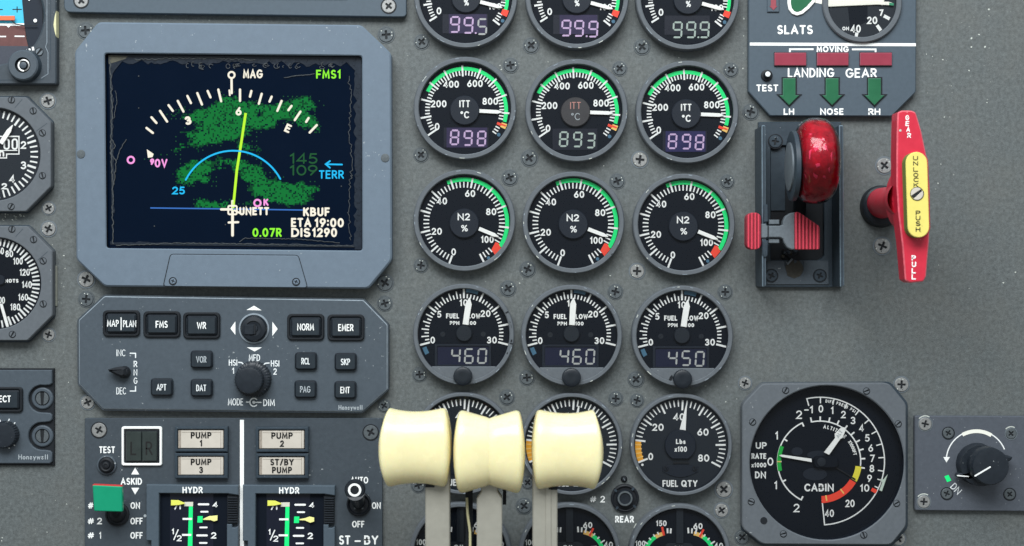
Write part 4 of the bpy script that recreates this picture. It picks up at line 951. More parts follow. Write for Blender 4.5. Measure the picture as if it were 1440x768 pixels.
# standby switch
b = MB(); b.lathe(504.5, 709, [(17.4, YZ), (17.2, YZ + 4), (15.5, YZ + 5.2), (14.2, YZ + 4), (13, YZ + 1.5), (6, YZ + 1)], 'rubber', n=44, cap=True, zref=YZ + 4)
for dx in (-5, 5): b.tube([(504.5 + dx, 703, YZ + 4), (504.5 + dx, 716, YZ + 4)], 1.6, 'painted_screw', 8)
sw = b.build('toggle_switch', hyd)
b = MB(); b.tube([(504.5, 708, YZ + 2), (502.5, 701, YZ + 18), (500, 692, YZ + 36)], [8.5, 10.5, 13], 'black', 24); b.build('lever', sw)
b = MB(); b.lathe(498.8, 689, [(14.4, YZ + 30), (14.4, YZ + 38), (13, YZ + 40), (9.6, YZ + 40.2), (9.4, YZ + 40.2), (6.2, YZ + 40.2), (6, YZ + 39)], ['black', 'black', 'black', 'black', 'white', 'black', 'rubber'], n=40, cap=True); b.build('lever_cap', sw)

def hydr(dx, dy, label, wnd):
    g = thing('hydraulic_gauge', label, 'gauge', 270 + dx, 724 + dy, 'vertical scale hydraulic gauges', YZ + 9)
    FZ = YZ + 9; X = lambda v: v + dx; Y = lambda v: v + dy
    # frame, open to the right where the ribbed edge light sits
    b = MB(); b.prism([(X(205.7), Y(681.5)), (X(335.2), Y(682.5)), (X(335.2), Y(696.5)), (X(320), Y(694.2)), (X(223.6), Y(693.8)), (X(223), 825), (X(212.5), 825), (X(212.5), Y(760.5)), (X(205.5), Y(760))], YZ, FZ, 'gear_plate', bev=1.0)
    b.prism([(X(319), Y(737.5)), (X(326), Y(737.5)), (X(326.5), Y(742)), (X(330.5), Y(742.5)), (X(335), Y(740)), (X(335), 825), (X(319), 825)], YZ, FZ, 'gear_plate', bev=.8)
    text(b, 'HYDR', X(270.8), Y(689.1), 9.2, 1.8, FZ + .3, 'white', width=28.5); b.build('frame', g)
    b = MB(); b.prism([(X(319.6), Y(697)), (X(334.6), Y(698)), (X(334), Y(736.6)), (X(319.6), Y(736.6))], YZ, FZ - 4, 'rubber')
    for k in range(11): y = Y(699.5) + k * 3.4; b.box(X(320.3), y, X(333.6), y + 1.9, FZ - 4, FZ - 1.6, 'black', bev=.4)
    b.build('edge_light', g)
    d = MB(); z = YZ + 1.2; d.poly([(X(222), Y(692)), (X(321), Y(692)), (X(321), 826), (X(222), 826)], YZ + .6, 'dial'); d.poly([(X(239), Y(694)), (X(300), Y(694)), (X(300), 826), (X(239), 826)], YZ + .9, 'lcd')
    d.poly([(X(265.8), Y(708)), (X(271.2), Y(708)), (X(270), 826), (X(262.5), 826)], z, 'green'); d.poly([(X(259.3), Y(706)), (X(271.6), Y(705.8)), (X(271.4), Y(712)), (X(259), Y(712))], z + .3, 'amber_pale')
    for (x0, x1, y) in ((256.8, 270, 729.8), (256, 269, 752.3)): d.stroke([(X(x0), Y(y)), (X(x1), Y(y))], 2.8, z + .4, 'white', cap=False)
    for (x0, x1, y, w) in ((279.5, 293, 709.3, 2.8), (282.8, 292, 719.7, 2.4), (281.5, 290.8, 741.8, 2.4), (277.3, 290.8, 753, 2.8), (281, 290.6, 763.6, 2.4)): d.stroke([(X(x0), Y(y)), (X(x1), Y(y))], w, z + .4, 'white')
    d.poly([(X(278), Y(725.8)), (X(285.2), Y(725.8)), (X(284.6), Y(735)), (X(277.4), Y(735))], z + .3, 'green')
    text(d, '4', X(302.6), Y(709.8), 7.4, 1.7, z, 'white', width=7); text(d, '2', X(300.5), Y(753), 9, 1.8, z, 'white', width=7.5)
    text(d, '1', X(243.3), Y(747.5), 8, 1.5, z, 'white'); text(d, '/', X(247.5), Y(752), 14, 1.5, z, 'white', width=7.5); text(d, '2', X(252), Y(757), 8.5, 1.5, z, 'white', width=7)
    for (x0, y0, x1, y1) in ((246, 715.8, 248.5, 711), (253.3, 715.5, 253.3, 711)): d.stroke([(X(x0), Y(y0)), (X(x1), Y(y1))], 1.8, z, 'white')
    d.build('dial', g)
    z = YZ + 5
    b = MB(); b.prism([(X(240.3), Y(703.3)), (X(251), Y(703.6)), (X(259.8), Y(707.4)), (X(259.8), Y(708.6)), (X(250.5), Y(710.5)), (X(240.3), Y(711))], z - 1, z, 'needle_yellow', bev=.3); b.build('needle', g)
    b = MB()
    if dx < 50: b.prism([(X(285.3), Y(730)), (X(294), Y(726)), (X(306), Y(725)), (X(305.6), Y(732)), (X(301), Y(733.4)), (X(296), Y(731.6)), (X(285.5), Y(731.2))], z - 1, z, 'needle_pale', bev=.3)
    else: b.prism([(X(285.3), Y(729.6)), (X(293), Y(728.3)), (X(299.5), Y(726)), (X(306), Y(727.5)), (X(306), Y(733)), (X(300.5), Y(734.8)), (X(293), Y(731.5)), (X(285.5), Y(731.2))], z - 1, z, 'needle_pale', bev=.3)
    b.build('needle', g)
hydr(0, 0, 'vertical HYDR gauge left of the white dividing line', None)
hydr(135.8, .6, 'vertical HYDR gauge right of the white dividing line', None)

# ================================================================ instruments cut by the left edge
def octo(cx, cy, h, c): return [(cx - h + c, cy - h), (cx + h - c, cy - h), (cx + h, cy - h + c), (cx + h, cy + h - c), (cx + h - c, cy + h), (cx - h + c, cy + h), (cx - h, cy + h - c), (cx - h, cy - h + c)]
def oct_instrument(name, label, cx, cy, h, c, r, screws):
    g = thing(name, label, 'instrument', cx, cy, z=18)
    b = MB(); b.prism(rpoly(octo(cx + 1.5, cy + .5, h + 1.5, c + 1), 2), 0, 5, 'housing', bev=1); b.ring(rpoly(octo(cx, cy, h - .5, c), 2), circ(cx, cy, r, 56), 4.9, 18, 'bezel', bo=1.2, bi=1.2, zin=5, c=(cx, cy), edge='bezel', wall='hub')
    o = 1.0
    b.build('bezel', g)
    for i, (x, y) in enumerate(screws): slot_screw('screw', x, y, 4.0, 18, g, 'bezel', (100, 80, 60, 75, 120)[i % 5])
    return g
alt = oct_instrument('altimeter', 'octagonal altimeter cut by the left edge with numerals 2, 3 and 4', -9, 217, 81, 35, 65.5, ((16, 140.5), (46.5, 156), (59.5, 187), (59.5, 247), (15.5, 290.5)))
d = MB(); cx, cy = -9, 217; d.poly(circ(cx, cy, 67, 56), 9, 'dial_grey'); z = 9.4
for i in range(50):
    a = i * 7.2; mj = i % 5 == 0; d.tick(cx, cy, 50 if mj else 52, 62.5, a, 3 if mj else 2.3, z, 'white')
for t, x, y in (('2', 33, 204), ('3', 33, 232.5), ('4', 17, 251.5), ('2', 6, 262), ('1', 12, 182)):
    if t != '1': text(d, t, x, y, 11 if x != 6 else 9, 2.2, z, 'white', width=8)
d.poly([(-30, 191), (27.5, 191), (27.5, 217.5), (10, 217.5), (10, 223), (-30, 223)], z + .2, 'white'); d.poly([(-30, 192.8), (25.8, 192.8), (25.8, 215.8), (8.3, 215.8), (8.3, 221.3), (-30, 221.3)], z + .4, 'rubber')
d.stroke([(-30, 211.6), (24, 211.6)], 1.2, z + .6, 'white')
for x in (6, 17.5): d.stroke(rrect(x, 196, x + 6.5, 209.5, 3), 2.4, z + .6, 'white', closed=True)
text(d, 'n', 2.5, 214, 13, 2.2, z + .6, 'white', width=7)
d.build('dial', alt)
pointer(alt, cx, cy, 18, 49, 33, 6.5, z=14, tip=10); b = MB(); b.poly(circ(cx, cy, 65.2, 56), 15, 'glass'); b.build('cover_glass', alt)
b = MB(); b.stroke([(21, 151.5), (31, 140)], .6, 18.1, 'housing'); b.stroke([(51, 184.5), (66, 173.5)], .6, 18.1, 'housing'); b.build('bezel_seam', alt)

asi = oct_instrument('airspeed_indicator', 'octagonal airspeed dial cut by the left edge with numerals 80 to 180', -7, 398.5, 81, 35, 64.5, ((16.6, 322.3), (47, 337), (60.6, 367), (60.6, 427.5), (17.3, 470.3)))
d = MB(); cx, cy = -7, 398.5; d.poly(circ(cx, cy, 66, 56), 9, 'dial')
for i in range(0, 37):
    a = 2 + i * 5.6; mj = i % 4 == 0; d.tick(cx, cy, 50 if mj else 53, 63, a, 3 if mj else 2.3, z, 'white')
for t, x, y, wd in (('60', 1, 353, 9), ('80', 13, 357, 11), ('100', 25.3, 367.3, 13.5), ('120', 34.8, 383, 14.5), ('140', 37.8, 400.3, 14), ('160', 32.6, 418, 14), ('180', 21.5, 431.8, 14), ('00', 2.5, 422.3, 9)): text(d, t, x, y, 9.6, 2.0, z, 'white', width=wd)
text(d, 'KNOTS', 14, 395, 5.4, 1.5, z, 'white', width=24)
d.build('dial', asi); hub(asi, 0, 394, 7, z=13); pointer(asi, cx, cy, 30, 64, 164, 4.2, z=14, tip=3, tipw=3)
b = MB(); b.poly(circ(cx, cy, 64.2, 56), 15, 'glass'); b.build('cover_glass', asi)
b = MB(); b.stroke([(22, 333), (32, 322)], .6, 18.1, 'housing'); b.stroke([(53, 366), (67, 354)], .6, 18.1, 'housing'); b.build('bezel_seam', asi)

b = MB(); b.prism(rpoly([(75, 373), (80.5, 374), (80.5, 431), (75, 431)], 2), 0, 2.2, 'cream_grey', bev=.6)
o = b.build('sealant_strip', origin=wpt(78, 402, 0, 0)); o['label'] = 'thin pale strip along the right side of the airspeed dial'; o['category'] = 'strip'

# attitude indicator
ai = thing('attitude_indicator', 'attitude indicator with blue and brown horizon at the top left corner', 'instrument', 20, 40, z=16)
b = MB(); b.ring(rpoly([(-170, -150), (79, -150), (79, 118.5), (-170, 118.5)], 3), circ(-8, 22, 68.5, 56), 0, 16, 'plate_dark', bo=1.6, bi=3, zin=2, c=(-8, 22), wall='hub')
b.stroke([(71, -20), (71, 96), (60, 112), (-20, 113)], 1.2, 16.1, 'housing'); b.stroke([(66, -20), (66, 60), (64, 66), (67.5, 74), (67.5, 104), (58, 110)], .8, 16.1, 'edge')
b.build('bezel', ai)
d = MB(); d.poly([(-90, -60), (31, -60), (31, 0), (34, 33.5), (-90, 32)], 3, 'sky_blue'); d.poly([(-90, 32), (34.2, 33.5), (37, 55), (39.5, 65), (-90, 64)], 3, 'earth'); d.poly([(-90, 64), (39.5, 65), (44, 95), (-90, 95)], 3, 'att_grey')
d.stroke([(-90, 33.5), (12, 34.5), (34, 34.5)], 3.4, 3.2, 'white', cap=False); d.poly([(8, 35), (16, 35), (12, 39)], 3.4, 'white'); d.stroke([(-30, 51), (8.5, 51.5)], 1.8, 3.2, 'white', cap=False); d.stroke([(20.5, 51), (34.5, 51.2)], 1.8, 3.2, 'white', cap=False)
d.stroke([(17.5, 13.2), (30.5, 13.2)], 1.3, 3.2, 'ink', cap=False); d.stroke([(24, 9), (24, 17.5)], 1.3, 3.2, 'ink', cap=False); d.stroke([(-6, 13.5), (4, 13.5)], 1.3, 3.2, 'ink', cap=False)
d.poly([(31, -60), (60, -60), (60, 90), (44, 90), (39, 60), (34, 33), (31, 0)], 4.5, 'hub'); 
for (x, y, r) in ((49.5, 29, 2.6), (61, 35, .9), (59, 46, 1), (41, 0, 1.2)): d.poly(circ(x, y, r, 10), 6, 'white')
d.build('horizon_card', ai)

b = MB(); b.box(-20, 22.3, 20.4, 28.6, 7, 9, 'red_orange', bev=.5); b.stroke([(16, 28.5), (22, 34), (34, 36), (52, 36)], 1.6, 8.5, 'rubber'); b.build('aircraft_symbol', ai)
b = MB(); b.lathe(33, 92, [(23.5, 16), (23, 18), (21.5, 26), (19.5, 28), (11, 28), (10.5, 23)], ['housing', 'housing', 'plate', 'plate', 'black', 'black'], n=44, zref=24, cap=True); b.lathe(33.5, 92, [(8.6, 22), (8.4, 27), (6.8, 27.5), (6.6, 25), (4.8, 25), (4.6, 29), (3.4, 29.5)], ['grey_metal', 'steel', 'steel', 'black', 'black', 'plate', 'plate'], n=36, cap=True, zref=26)
b.stroke(arc(33.5, 92, 7.6, 7.6, 95, 215, 10), 2, 27.8, 'white'); b.build('adjust_knob', ai)
for k, (x0, y0, x1, y1) in enumerate(((46, 66, 46.5, 71), (41, 68.3, 42, 71.5), (36.5, 69.5, 37.5, 72))): 
    pass
b = MB()
for (x0, y0, x1, y1, w) in ((46, 66, 46.8, 71, 3), (41.3, 68.3, 42, 71.3, 2.6), (36.5, 69.7, 37.2, 72, 2.2)): b.stroke([(x0, y0), (x1, y1)], w, 16.3, 'white', cap=False)
b.build('knob_scale', ai); slot_screw('screw', 55, 73, 5.0, 16, ai, 'grey_metal', 130)
b = MB(); b.prism([(79, 15), (76.5, 24), (75, 35), (76.5, 44), (79, 52)], 3, 16.6, 'cream', bev=.3); b.build('label_strip', ai)

# radar control unit at the left edge
rad = thing('radar_control_panel', 'control unit at the left edge with SECT button and ribbed knob', 'control panel', 38, 586, z=9)
b = MB(); b.prism([(-80, 518), (76.3, 518), (76.3, 654.5), (-80, 654.5)], 0, 4, 'rubber', bev=.8)
sc1 = [(73, 520.5), (73, 539), (70, 541.5), (62, 542)] + [(59 + 19.5 * math.cos(math.radians(t)), 561 + 19.5 * math.sin(math.radians(t))) for t in range(-95, -266, -12)] + [(62, 580.5), (70, 581), (73, 584)]
sc2 = [(73, 590), (70, 593), (62, 594)] + [(59 + 19.5 * math.cos(math.radians(t)), 613.5 + 19.5 * math.sin(math.radians(t))) for t in range(-95, -266, -12)] + [(62, 633), (70, 634), (73, 637), (73, 649), (70, 652)]
b.prism([(-80, 520.5)] + sc1 + sc2 + [(-80, 652)], 3.9, 9, 'plate', bev=1.2)
text(b, 'Honeywell', 46.8, 642.7, 7.2, 1.15, 9.3, 'dim', width=42)
for (x0, y0, x1, y1) in ((0, 591, 1, 595.5), (13, 589.5, 10.8, 595), (21, 594.5, 17.5, 598.5), (20.5, 626.5, 18, 624), (13, 630.5, 11.5, 628.5)): b.stroke([(x0, y0), (x1, y1)], 1.5, 9.3, 'print')
b.build('faceplate', rad)
for y in (560.5, 613.5):
    b = MB(); b.lathe(59.3, y, [(15.5, 3.5), (15, 6), (13.6, 7), (10.5, 7), (10, 5)], 'plate', n=40, zref=7); b.build('fastener_ring', rad)
    slot_screw('fastener', 59.3, y, 9, 5, rad, 'painted_screw', 90)
b = MB(); b.ring(rrect(-40, 544.5, 31.5, 580, 5), rrect(-36, 548, 27.5, 576.5, 3), 9, 13, 'rubber', bo=1.2, bi=1, c=(-4, 562)); b.prism(rrect(-35, 549, 26.5, 575.5, 2.5), 9, 15, 'button', bev=2.2, edge='black')
text(b, 'SECT', 4, 561, 9.6, 1.8, 15.3, 'white', width=22.5); b.build('push_button', rad)
b = MB(); b.lathe(4.5, 612, [(18.3, 9), (18, 22), (16.5, 24), (13, 24.5)], 'knob', n=100, lobes=32, amp=.06, cap=True, zref=22); b.build('knob', rad)

# blank box edge above the display
tr = thing('avionics_box', 'grey equipment front cut by the top edge above the big display', 'equipment', 330, 0, z=12)
b = MB(); b.prism(rpoly([(90, -90), (571.5, -90), (571.5, 23.5), (560, 23.8), (110, 17.5), (90, 17)], 14, 4), 0, 12, 'gear_plate', bev=1.0); b.prism([(125, -90), (488, -90), (488, -1.2), (125, -3)], 11.9, 14, 'gear_plate', bev=.6); b.build('front_plate', tr)
for x, y, m_ in ((114, 1, 'steel'), (546.5, 8.5, 'steel')): cross_screw('screw', x, y, 9.6, 12, tr, m_, 40)

# ================================================================ landing gear light plate
GZ = 12.0
lgp = thing('landing_gear_indicator', 'grey plate with SLATS, LANDING GEAR lights and three green arrows', 'indicator panel', 1170, 80, z=GZ)
b = MB(); b.prism(rpoly([(1053, -60), (1289, -60), (1288, 129.5), (1254, 163.5), (1083, 163), (1052.5, 129)], 1.5), 0, GZ, 'gear_plate', bev=1.2)
Z = GZ + .3
b.stroke([(1054.5, 62), (1288, 63)], 4.2, Z, 'white', cap=False)
P_('SLATS', 1118, 41.8, 13, 2.6, 50, 'white'); P_('MOVING', 1170.8, 69.2, 8.6, 1.9, 45, 'white'); P_('LANDING', 1140.3, 102.3, 13.4, 2.3, 65, 'white'); P_('GEAR', 1211, 102.8, 13.4, 2.3, 44, 'white')
b.stroke([(1110.8, 74), (1110.8, 69.3), (1144, 69.3)], 2.4, Z, 'white', cap=False); b.stroke([(1198, 69.5), (1231.3, 69.5), (1231.3, 74)], 2.4, Z, 'white', cap=False)
P_('TEST', 1079, 123.8, 9.8, 2, 31, 'white'); P_('LH', 1109.4, 157, 9.2, 2, 15, 'white'); P_('NOSE', 1169.8, 157, 9.4, 2, 33, 'white'); P_('RH', 1229.5, 157.2, 9.4, 2, 17, 'white')
# painted wing section between the slat light and the flap dial
b.poly([(1144, -4), (1164, -4), (1164, 7), (1157, 6), (1145, 3.5)], Z, 'cream_white')
b.build('faceplate', lgp)
b = MB(); sl = [(1108, -14), (1107.5, 4), (1109, 13), (1114, 19.5), (1121, 22), (1129, 19.5), (1138, 12), (1146, 3), (1150, -14)]
b.prism(sl, GZ, GZ + 3, 'white', bev=.6); b.prism(inset(sl, 4.6), GZ, GZ + 3.6, 'green_lens', bev=.6); b.build('slat_light', lgp)
b = MB(); b.prism([(1079, -20), (1095.8, -20), (1095.8, 17), (1079, 17)], GZ, GZ + 2.5, 'gear_plate', bev=.8)
b.prism([(1084, -20), (1091.5, -20), (1091.5, 8.5), (1093.5, 8.5), (1087.8, 14.5), (1082, 8.5), (1084, 8.5)], GZ + 2.4, GZ + 3.2, 'red_lens_faded', bev=.3); b.build('warning_light', lgp)
for x0, x1 in ((1089.3, 1134), (1149, 1193.5), (1209.5, 1254.5)):
    b = MB(); b.prism(rrect(x0 - 1, 73.3, x1, 93.6, 1), GZ, GZ + .9, 'rubber'); b.prism(rrect(x0, 74, x1, 92.3, .8), GZ, GZ + 4, 'red_lens', bev=.8, edge='red_rim_glint'); b.build('indicator_light', lgp)
for cx in (1110, 1170.4, 1230):
    ar = [(cx - 9.6, 109.5), (cx + 9.6, 109.5), (cx + 9.6, 133.5), (cx + 15.5, 133.5), (cx, 149), (cx - 15.5, 133.5), (cx - 9.6, 133.5)]
    b = MB(); b.prism(inset(ar, -1.1), GZ, GZ + 1.2, 'rubber'); b.prism(inset(ar, .6), GZ, GZ + 3.6, 'green_lens', bev=.9, edge='green_rim_glint'); b.build('arrow_light', lgp)
b = MB(); b.lathe(1078.6, 106, [(8.2, GZ), (8, GZ + 2.4), (6.8, GZ + 3)], 'rubber', n=28, cap=True); b.lathe(1079.5, 104.5, [(4.6, GZ + 3), (4.6, GZ + 11), (3.6, GZ + 13), (1.5, GZ + 13.6)], ['rubber', 'rubber', 'print', 'print'], n=24, cap=True, zref=GZ + 11); b.build('push_button', lgp)
# flap position dial set in the plate
fg = thing('flap_gauge', 'round flap position dial cut by the top edge with 7, 20 and 40', 'gauge', 1213, 4, z=18)
b = MB(); b.lathe(1212.8, 4, [(56, GZ), (56, 16), (54.5, 18), (49, 18), (48, 16.5), (48, GZ + .5)], ['bezel', 'bezel', 'bezel', 'bezel', 'hub', 'hub'], n=72, zref=18); b.build('bezel', fg)
d = MB(); cx, cy = 1213, 4; z = GZ + 1.0; d.poly(circ(cx, cy, 49, 56), GZ + .6, 'dial_grey')
d.poly([(1192, 8.5), (1220, 8), (1220, 30), (1196, 42)], z - .2, 'dial')
for x, y, deg, w in ((1247, 24.5, 117, 4.6), (1236, 39.3, 145, 4.6), (1204.2, 50.5, 190, 4.4)): d.tick(x, y, -4.6, 4.6, deg, w, z, 'white')
text(d, '7', 1239.3, 18, 9.5, 2, z, 'white', width=6); text(d, '20', 1226.5, 28.7, 10.5, 2, z, 'white', width=14.5); text(d, '40', 1203.3, 40.5, 11, 2, z, 'white', width=14.5); text(d, 'ON', 1189.2, 40.2, 5.2, 1.3, z, 'white', width=9.5); text(d, '0', 1240.5, 4, 8.5, 2, z, 'white', width=5.5)
d.build('dial', fg)
b = MB(); b.prism([(1160, -50), (1236, -50), (1244, 0), (1240, 6.3), (1200, 8), (1163.5, 9.6)], z + 1, z + 2.2, 'cream_white', bev=.4); b.prism([(1236, 2), (1250, 2.4), (1256.5, 4.5), (1256.5, 7.8), (1236, 6.6)], z + 1.4, z + 2.8, 'cream_white', bev=.3)
b.prism([(1250.5, 3.6), (1257, 4.4), (1257, 8), (1250.5, 7.4)], z + 2.8, z + 3.4, 'green_edge', bev=.2); b.build('flap_pointer', fg)
b = MB(); b.poly(circ(1213, 4, 48.4, 56), 16.5, 'glass'); b.build('cover_glass', fg)

# ================================================================ landing gear lever
lev = thing('landing_gear_lever', 'landing gear lever with red translucent wheel in a dark channel', 'lever', 1130, 290)
b = MB(); b.ring([(1066, 172), (1182, 172), (1183, 404), (1066, 404)], rpoly([(1083, 205), (1158, 205), (1158, 360), (1150, 366), (1083, 366)], 3), 0, 8, 'housing', bo=1, bi=1, zin=.5, c=(1120, 290), zref=3)
b.poly([(1080, 200), (1162, 200), (1162, 372), (1080, 372)], .6, 'rubber'); b.prism(rpoly([(1084, 206), (1104, 206), (1104, 296), (1084, 296)], 1), .5, 3, 'housing')
b.prism(rpoly([(1078, 366.5), (1104, 366.5), (1104, 373)] + arc(1117, 378, 13.2, 13.2, 190, 0, 12)[0:0] + [(1108, 388), (1117, 391.5), (1126, 388), (1130, 380), (1130, 366.5), (1166, 366.5), (1166, 400.5), (1078, 400.5)], 1), 3, 10, 'plate', bev=1)
b.poly(circ(1117, 379, 13, 24), 9.2, 'grease')

base = b.build('base_plate', lev)
WZ = 62
def wall(px, w, name):
    b = MB(); pts = [(px, 176), (px + w, 176), (px + w + (1.5 if px > 1100 else 1), 402), (px + (1.5 if px > 1100 else 1), 404)]
    b.prism(rpoly(pts, 2), 0, WZ, 'housing', bev=1.3, edge='edge_dark'); return b.build(name, lev)
wall(1071, 5.5, 'side_wall'); wall(1180, 6, 'side_wall')
for x, y in ((1084.8, 387.8), (1153, 387.8)): cross_screw('screw', x, y, 8.2, 10, lev, 'housing', 25)
cross_screw('screw', 1090.5, 199, 9, 8, lev, 'housing', 10)
b = MB(); rg = random.Random(4)
for k in range(9):
    x, y = rg.uniform(1096, 1124), rg.uniform(352, 372); b.lathe(x, y, [(rg.uniform(2, 5), 2), (rg.uniform(1.5, 3), rg.uniform(6, 14))], rg.choice(['rubber', 'grease', 'housing']), n=9, cap=True)
b.tube([(1100, 352, 10), (1112, 362, 14), (1122, 356, 12)], 2.2, 'rubber', 8); b.tube([(1107, 372, 12), (1114, 364, 12)], 1.5, 'grey_metal', 8)
b.build('latch_mechanism', lev)
# arm and wheel
wx, wy, wz = 1146.5, 226.5, 112
b = MB(); b.tube([(1124, 300, 4), (1126, 262, 50), (1128, 236, 96)], [9, 9, 9], 'rubber', 12); b.build('lever_arm', lev)
us = [-1 + 2 * i / 28 for i in range(29)]
prof = lambda u: max((1 - abs(u) ** 2.7), 0.0) ** (1 / 2.7)
b = MB(); b.spin_x(wx, wy, wz, us[2:-1], lambda u: 60.5 * prof(u), lambda u: 56 * prof(u), 'wheel_red', n=72, hw=32.5); wheel = b.build('wheel', lev, sharp=60)
b = MB(); b.spin_x(wx - 31, wy + 7, wz - 6, [-1, -.8, .6, 1], lambda u: 49 if abs(u) < .9 else 46, lambda u: 46 if abs(u) < .9 else 43, 'housing', n=56, hw=4.5); 
b.spin_x(wx - 36, wy + 8, wz - 6, [-1, -.7, 1], lambda u: 34 if u > -.9 else 31, lambda u: 32 if u > -.9 else 29, 'grey_metal', n=40, hw=2.4); b.build('wheel_hub', wheel)
# crimson body and white pieces mimicking inner glints, seen through the clear red shell
b = MB(); b.spin_x(wx, wy, wz, us[2:-1], lambda u: 57.5 * prof(u), lambda u: 51 * prof(u), 'wheel_core', n=64, hw=31); b.build('wheel_body', wheel, sharp=60)
def zs(x, y): return wz + 54.6 * prof(x / 31.5) * math.sqrt(max(1 - (y / (60.5 * prof(x / 31.5))) ** 2, .05)) - 1.0
b = MB()
for pts in ([(-16, -24), (-11, -27), (-12, -20)], [(2, -24), (12, -26), (10, -21)], [(-4, -14), (3, -16), (4, -4), (-1, 2)], [(18, -2), (22, -8), (21, 8)], [(-20, -6), (-17, -10), (-17, 8)], [(-15, 22), (-10, 24), (-12, 30)], [(14, 14), (19, 12), (18, 22)], [(-10, -8), (-6, -12), (-2, -5), (-3, 5), (-7, 10), (-10, 2)], [(8, -12), (13, -18), (17, -6), (18, 8), (13, 14), (10, 12), (13, 2)], [(-6, 18), (0, 16), (4, 24), (1, 30), (-3, 27)], [(7, 18), (12, 20), (14, 30), (9, 28)], [(-8, -33), (6, -35), (8, -28), (-6, -26)], [(-2, 10), (4, 8), (5, 13), (0, 15)]):
    pts = [(x - 8, y - 2) for x, y in pts]; zz = min(zs(x, y) for x, y in pts); b.prism([(wx + x, wy + y) for x, y in pts], zz - 9, zz - .6, 'core', bev=1.0, zref=wz)
b.build('glint_pieces', wheel)  # added pieces imitate glints; the wheel holds no lamp
# lock release with two red ribbed grips
TZ = 66
def ribbed(pts, x0, x1, n, name):
    b = MB(); b.prism(pts, TZ - 22, TZ, 'rib_dark', bev=1)
    ys = [p_[1] for p_ in pts]
    for k in range(n):
        xa = x0 + (x1 - x0) * k / n + .6; xb = x0 + (x1 - x0) * (k + .52) / n + .4
        def span(x):
            hits = []
            for i in range(len(pts)):
                (ax, ay), (bx, by) = pts[i - 1], pts[i]
                if (ax - x) * (bx - x) < 0: hits.append(ay + (by - ay) * (x - ax) / (bx - ax))
            return (min(hits), max(hits)) if len(hits) > 1 else None
        sa, sb = span(xa), span(xb)
        if sa and sb: b.prism([(xa, sa[0] + .3), (xb, sb[0] + .3), (xb, sb[1] - .3), (xa, sa[1] - .3)], TZ - 1, TZ + 3, 'rib_red', bev=.6)
    return b.build(name, lev)
ribbed(rrect(1050, 299, 1070.5, 351, 8.5, 6), 1051, 1070, 4, 'release_grip')
ribbed(rpoly([(1117.5, 298), (1124, 298.5), (1153, 318.5), (1153, 351), (1117.5, 351)], 3), 1118, 1153, 7, 'release_grip')
b = MB(); b.prism([(1118, 298.5), (1112, 299.5), (1105, 304), (1101.5, 311), (1101, 316), (1097, 317.5), (1079, 317.5), (1077, 315), (1070, 315), (1070, 335), (1077, 335), (1079, 334), (1097, 334), (1101, 336), (1102.5, 341), (1107, 348), (1113, 351), (1118, 351)], TZ - 16, TZ - 2, 'grey_metal', bev=1.2)
for y0, y1 in ((309, 315.5), (336, 342)): b.box(1081, y0, 1096, y1, TZ - 22, TZ - 6, 'grey_metal', bev=.8)
b.box(1079.5, 317.5, 1081, 334, TZ - 2, TZ - 1, 'rubber'); b.build('release_link', lev)
b = MB(); b.prism(rpoly([(1073, 286), (1080.5, 288), (1081, 312), (1073, 314)], 2), 20, TZ - 2, 'housing', bev=1.5); b.prism(rpoly([(1071.5, 338), (1081, 338), (1080, 360), (1075, 364), (1072, 358)], 2), 20, TZ - 2, 'housing', bev=1.5); b.build('pivot_bracket', lev)

# ================================================================ red emergency pull handle
HT = 170.0
han = thing('pull_handle', 'red emergency gear pull handle with yellow UNLOCK PUSH plate', 'handle', 1250, 284)
b = MB(); b.lathe(1241.5, 290, [(30, 0), (29.5, 8), (28, 14), (25, 16), (21, 16)], 'black', n=48, zref=12, cap=True); b.build('collar', han)
b = MB(); b.lathe(1250, 284, [(22, 12), (21.5, 40), (19.5, 65), (19, 90), (21, 112), (24, 128), (25, 150)], 'handle_red', n=44, zref=55); b.build('shaft', han)
b = MB()
barf = [(1262.5, 158), (1268, 155.5), (1282, 155.5), (1288, 158), (1296, 185), (1303.5, 221), (1307.5, 260), (1308, 300), (1306.5, 340), (1302.5, 389), (1299, 396), (1280, 398), (1273, 394), (1269, 345), (1263.5, 300), (1261, 260), (1261, 220), (1261.5, 185)]
b.prism(circ(1276, 278, 19, 32, 42), HT - 66, HT - 18, 'handle_red', bev=7); b.prism(rpoly(barf, 2, 2), HT - 32, HT, 'handle_red', bev=1.8, edge='handle_edge')
for ch, x, y in (('G', 1275.8, 165.5), ('E', 1276, 173.8), ('A', 1277.2, 182), ('R', 1278.5, 190.5)): text(b, ch, x, y, 7.0, 1.4, HT + .3, 'white', width=5.2, rot=4)
for ch, x, y in (('P', 1285, 362.8), ('U', 1285.3, 371.8), ('L', 1285, 380.8), ('L', 1285, 389.4)): text(b, ch, x, y, 7.6, 1.7, HT + .3, 'white', width=6.2)
b.poly(circ(1266, 183.5, 1.8, 7), HT + .2, 'chip'); b.build('crossbar', han)
b = MB(); PZ = HT + 20
st = [(1289 + 15.3 * math.cos(math.radians(t)), 229 + 15.3 * math.sin(math.radians(t))) for t in range(180, 361, 15)] + [(1291.8 + 15.3 * math.cos(math.radians(t)), 319 + 15.3 * math.sin(math.radians(t))) for t in range(0, 181, 15)]
b.prism(inset(st, -1.2), HT - .5, HT + 3, 'handle_red', bev=.8); b.prism(st, HT, PZ, 'plate_edge', bev=1.0, top='plate_yellow', edge='plate_yellow')
for ch, y in zip('UNLOCK', (222.3, 229.8, 238.3, 246, 252.8, 260.3)): text(b, ch, 1287.8 + (y - 240) * .02, y, 6.2, 1.1, PZ + .3, 'ink', width=7)
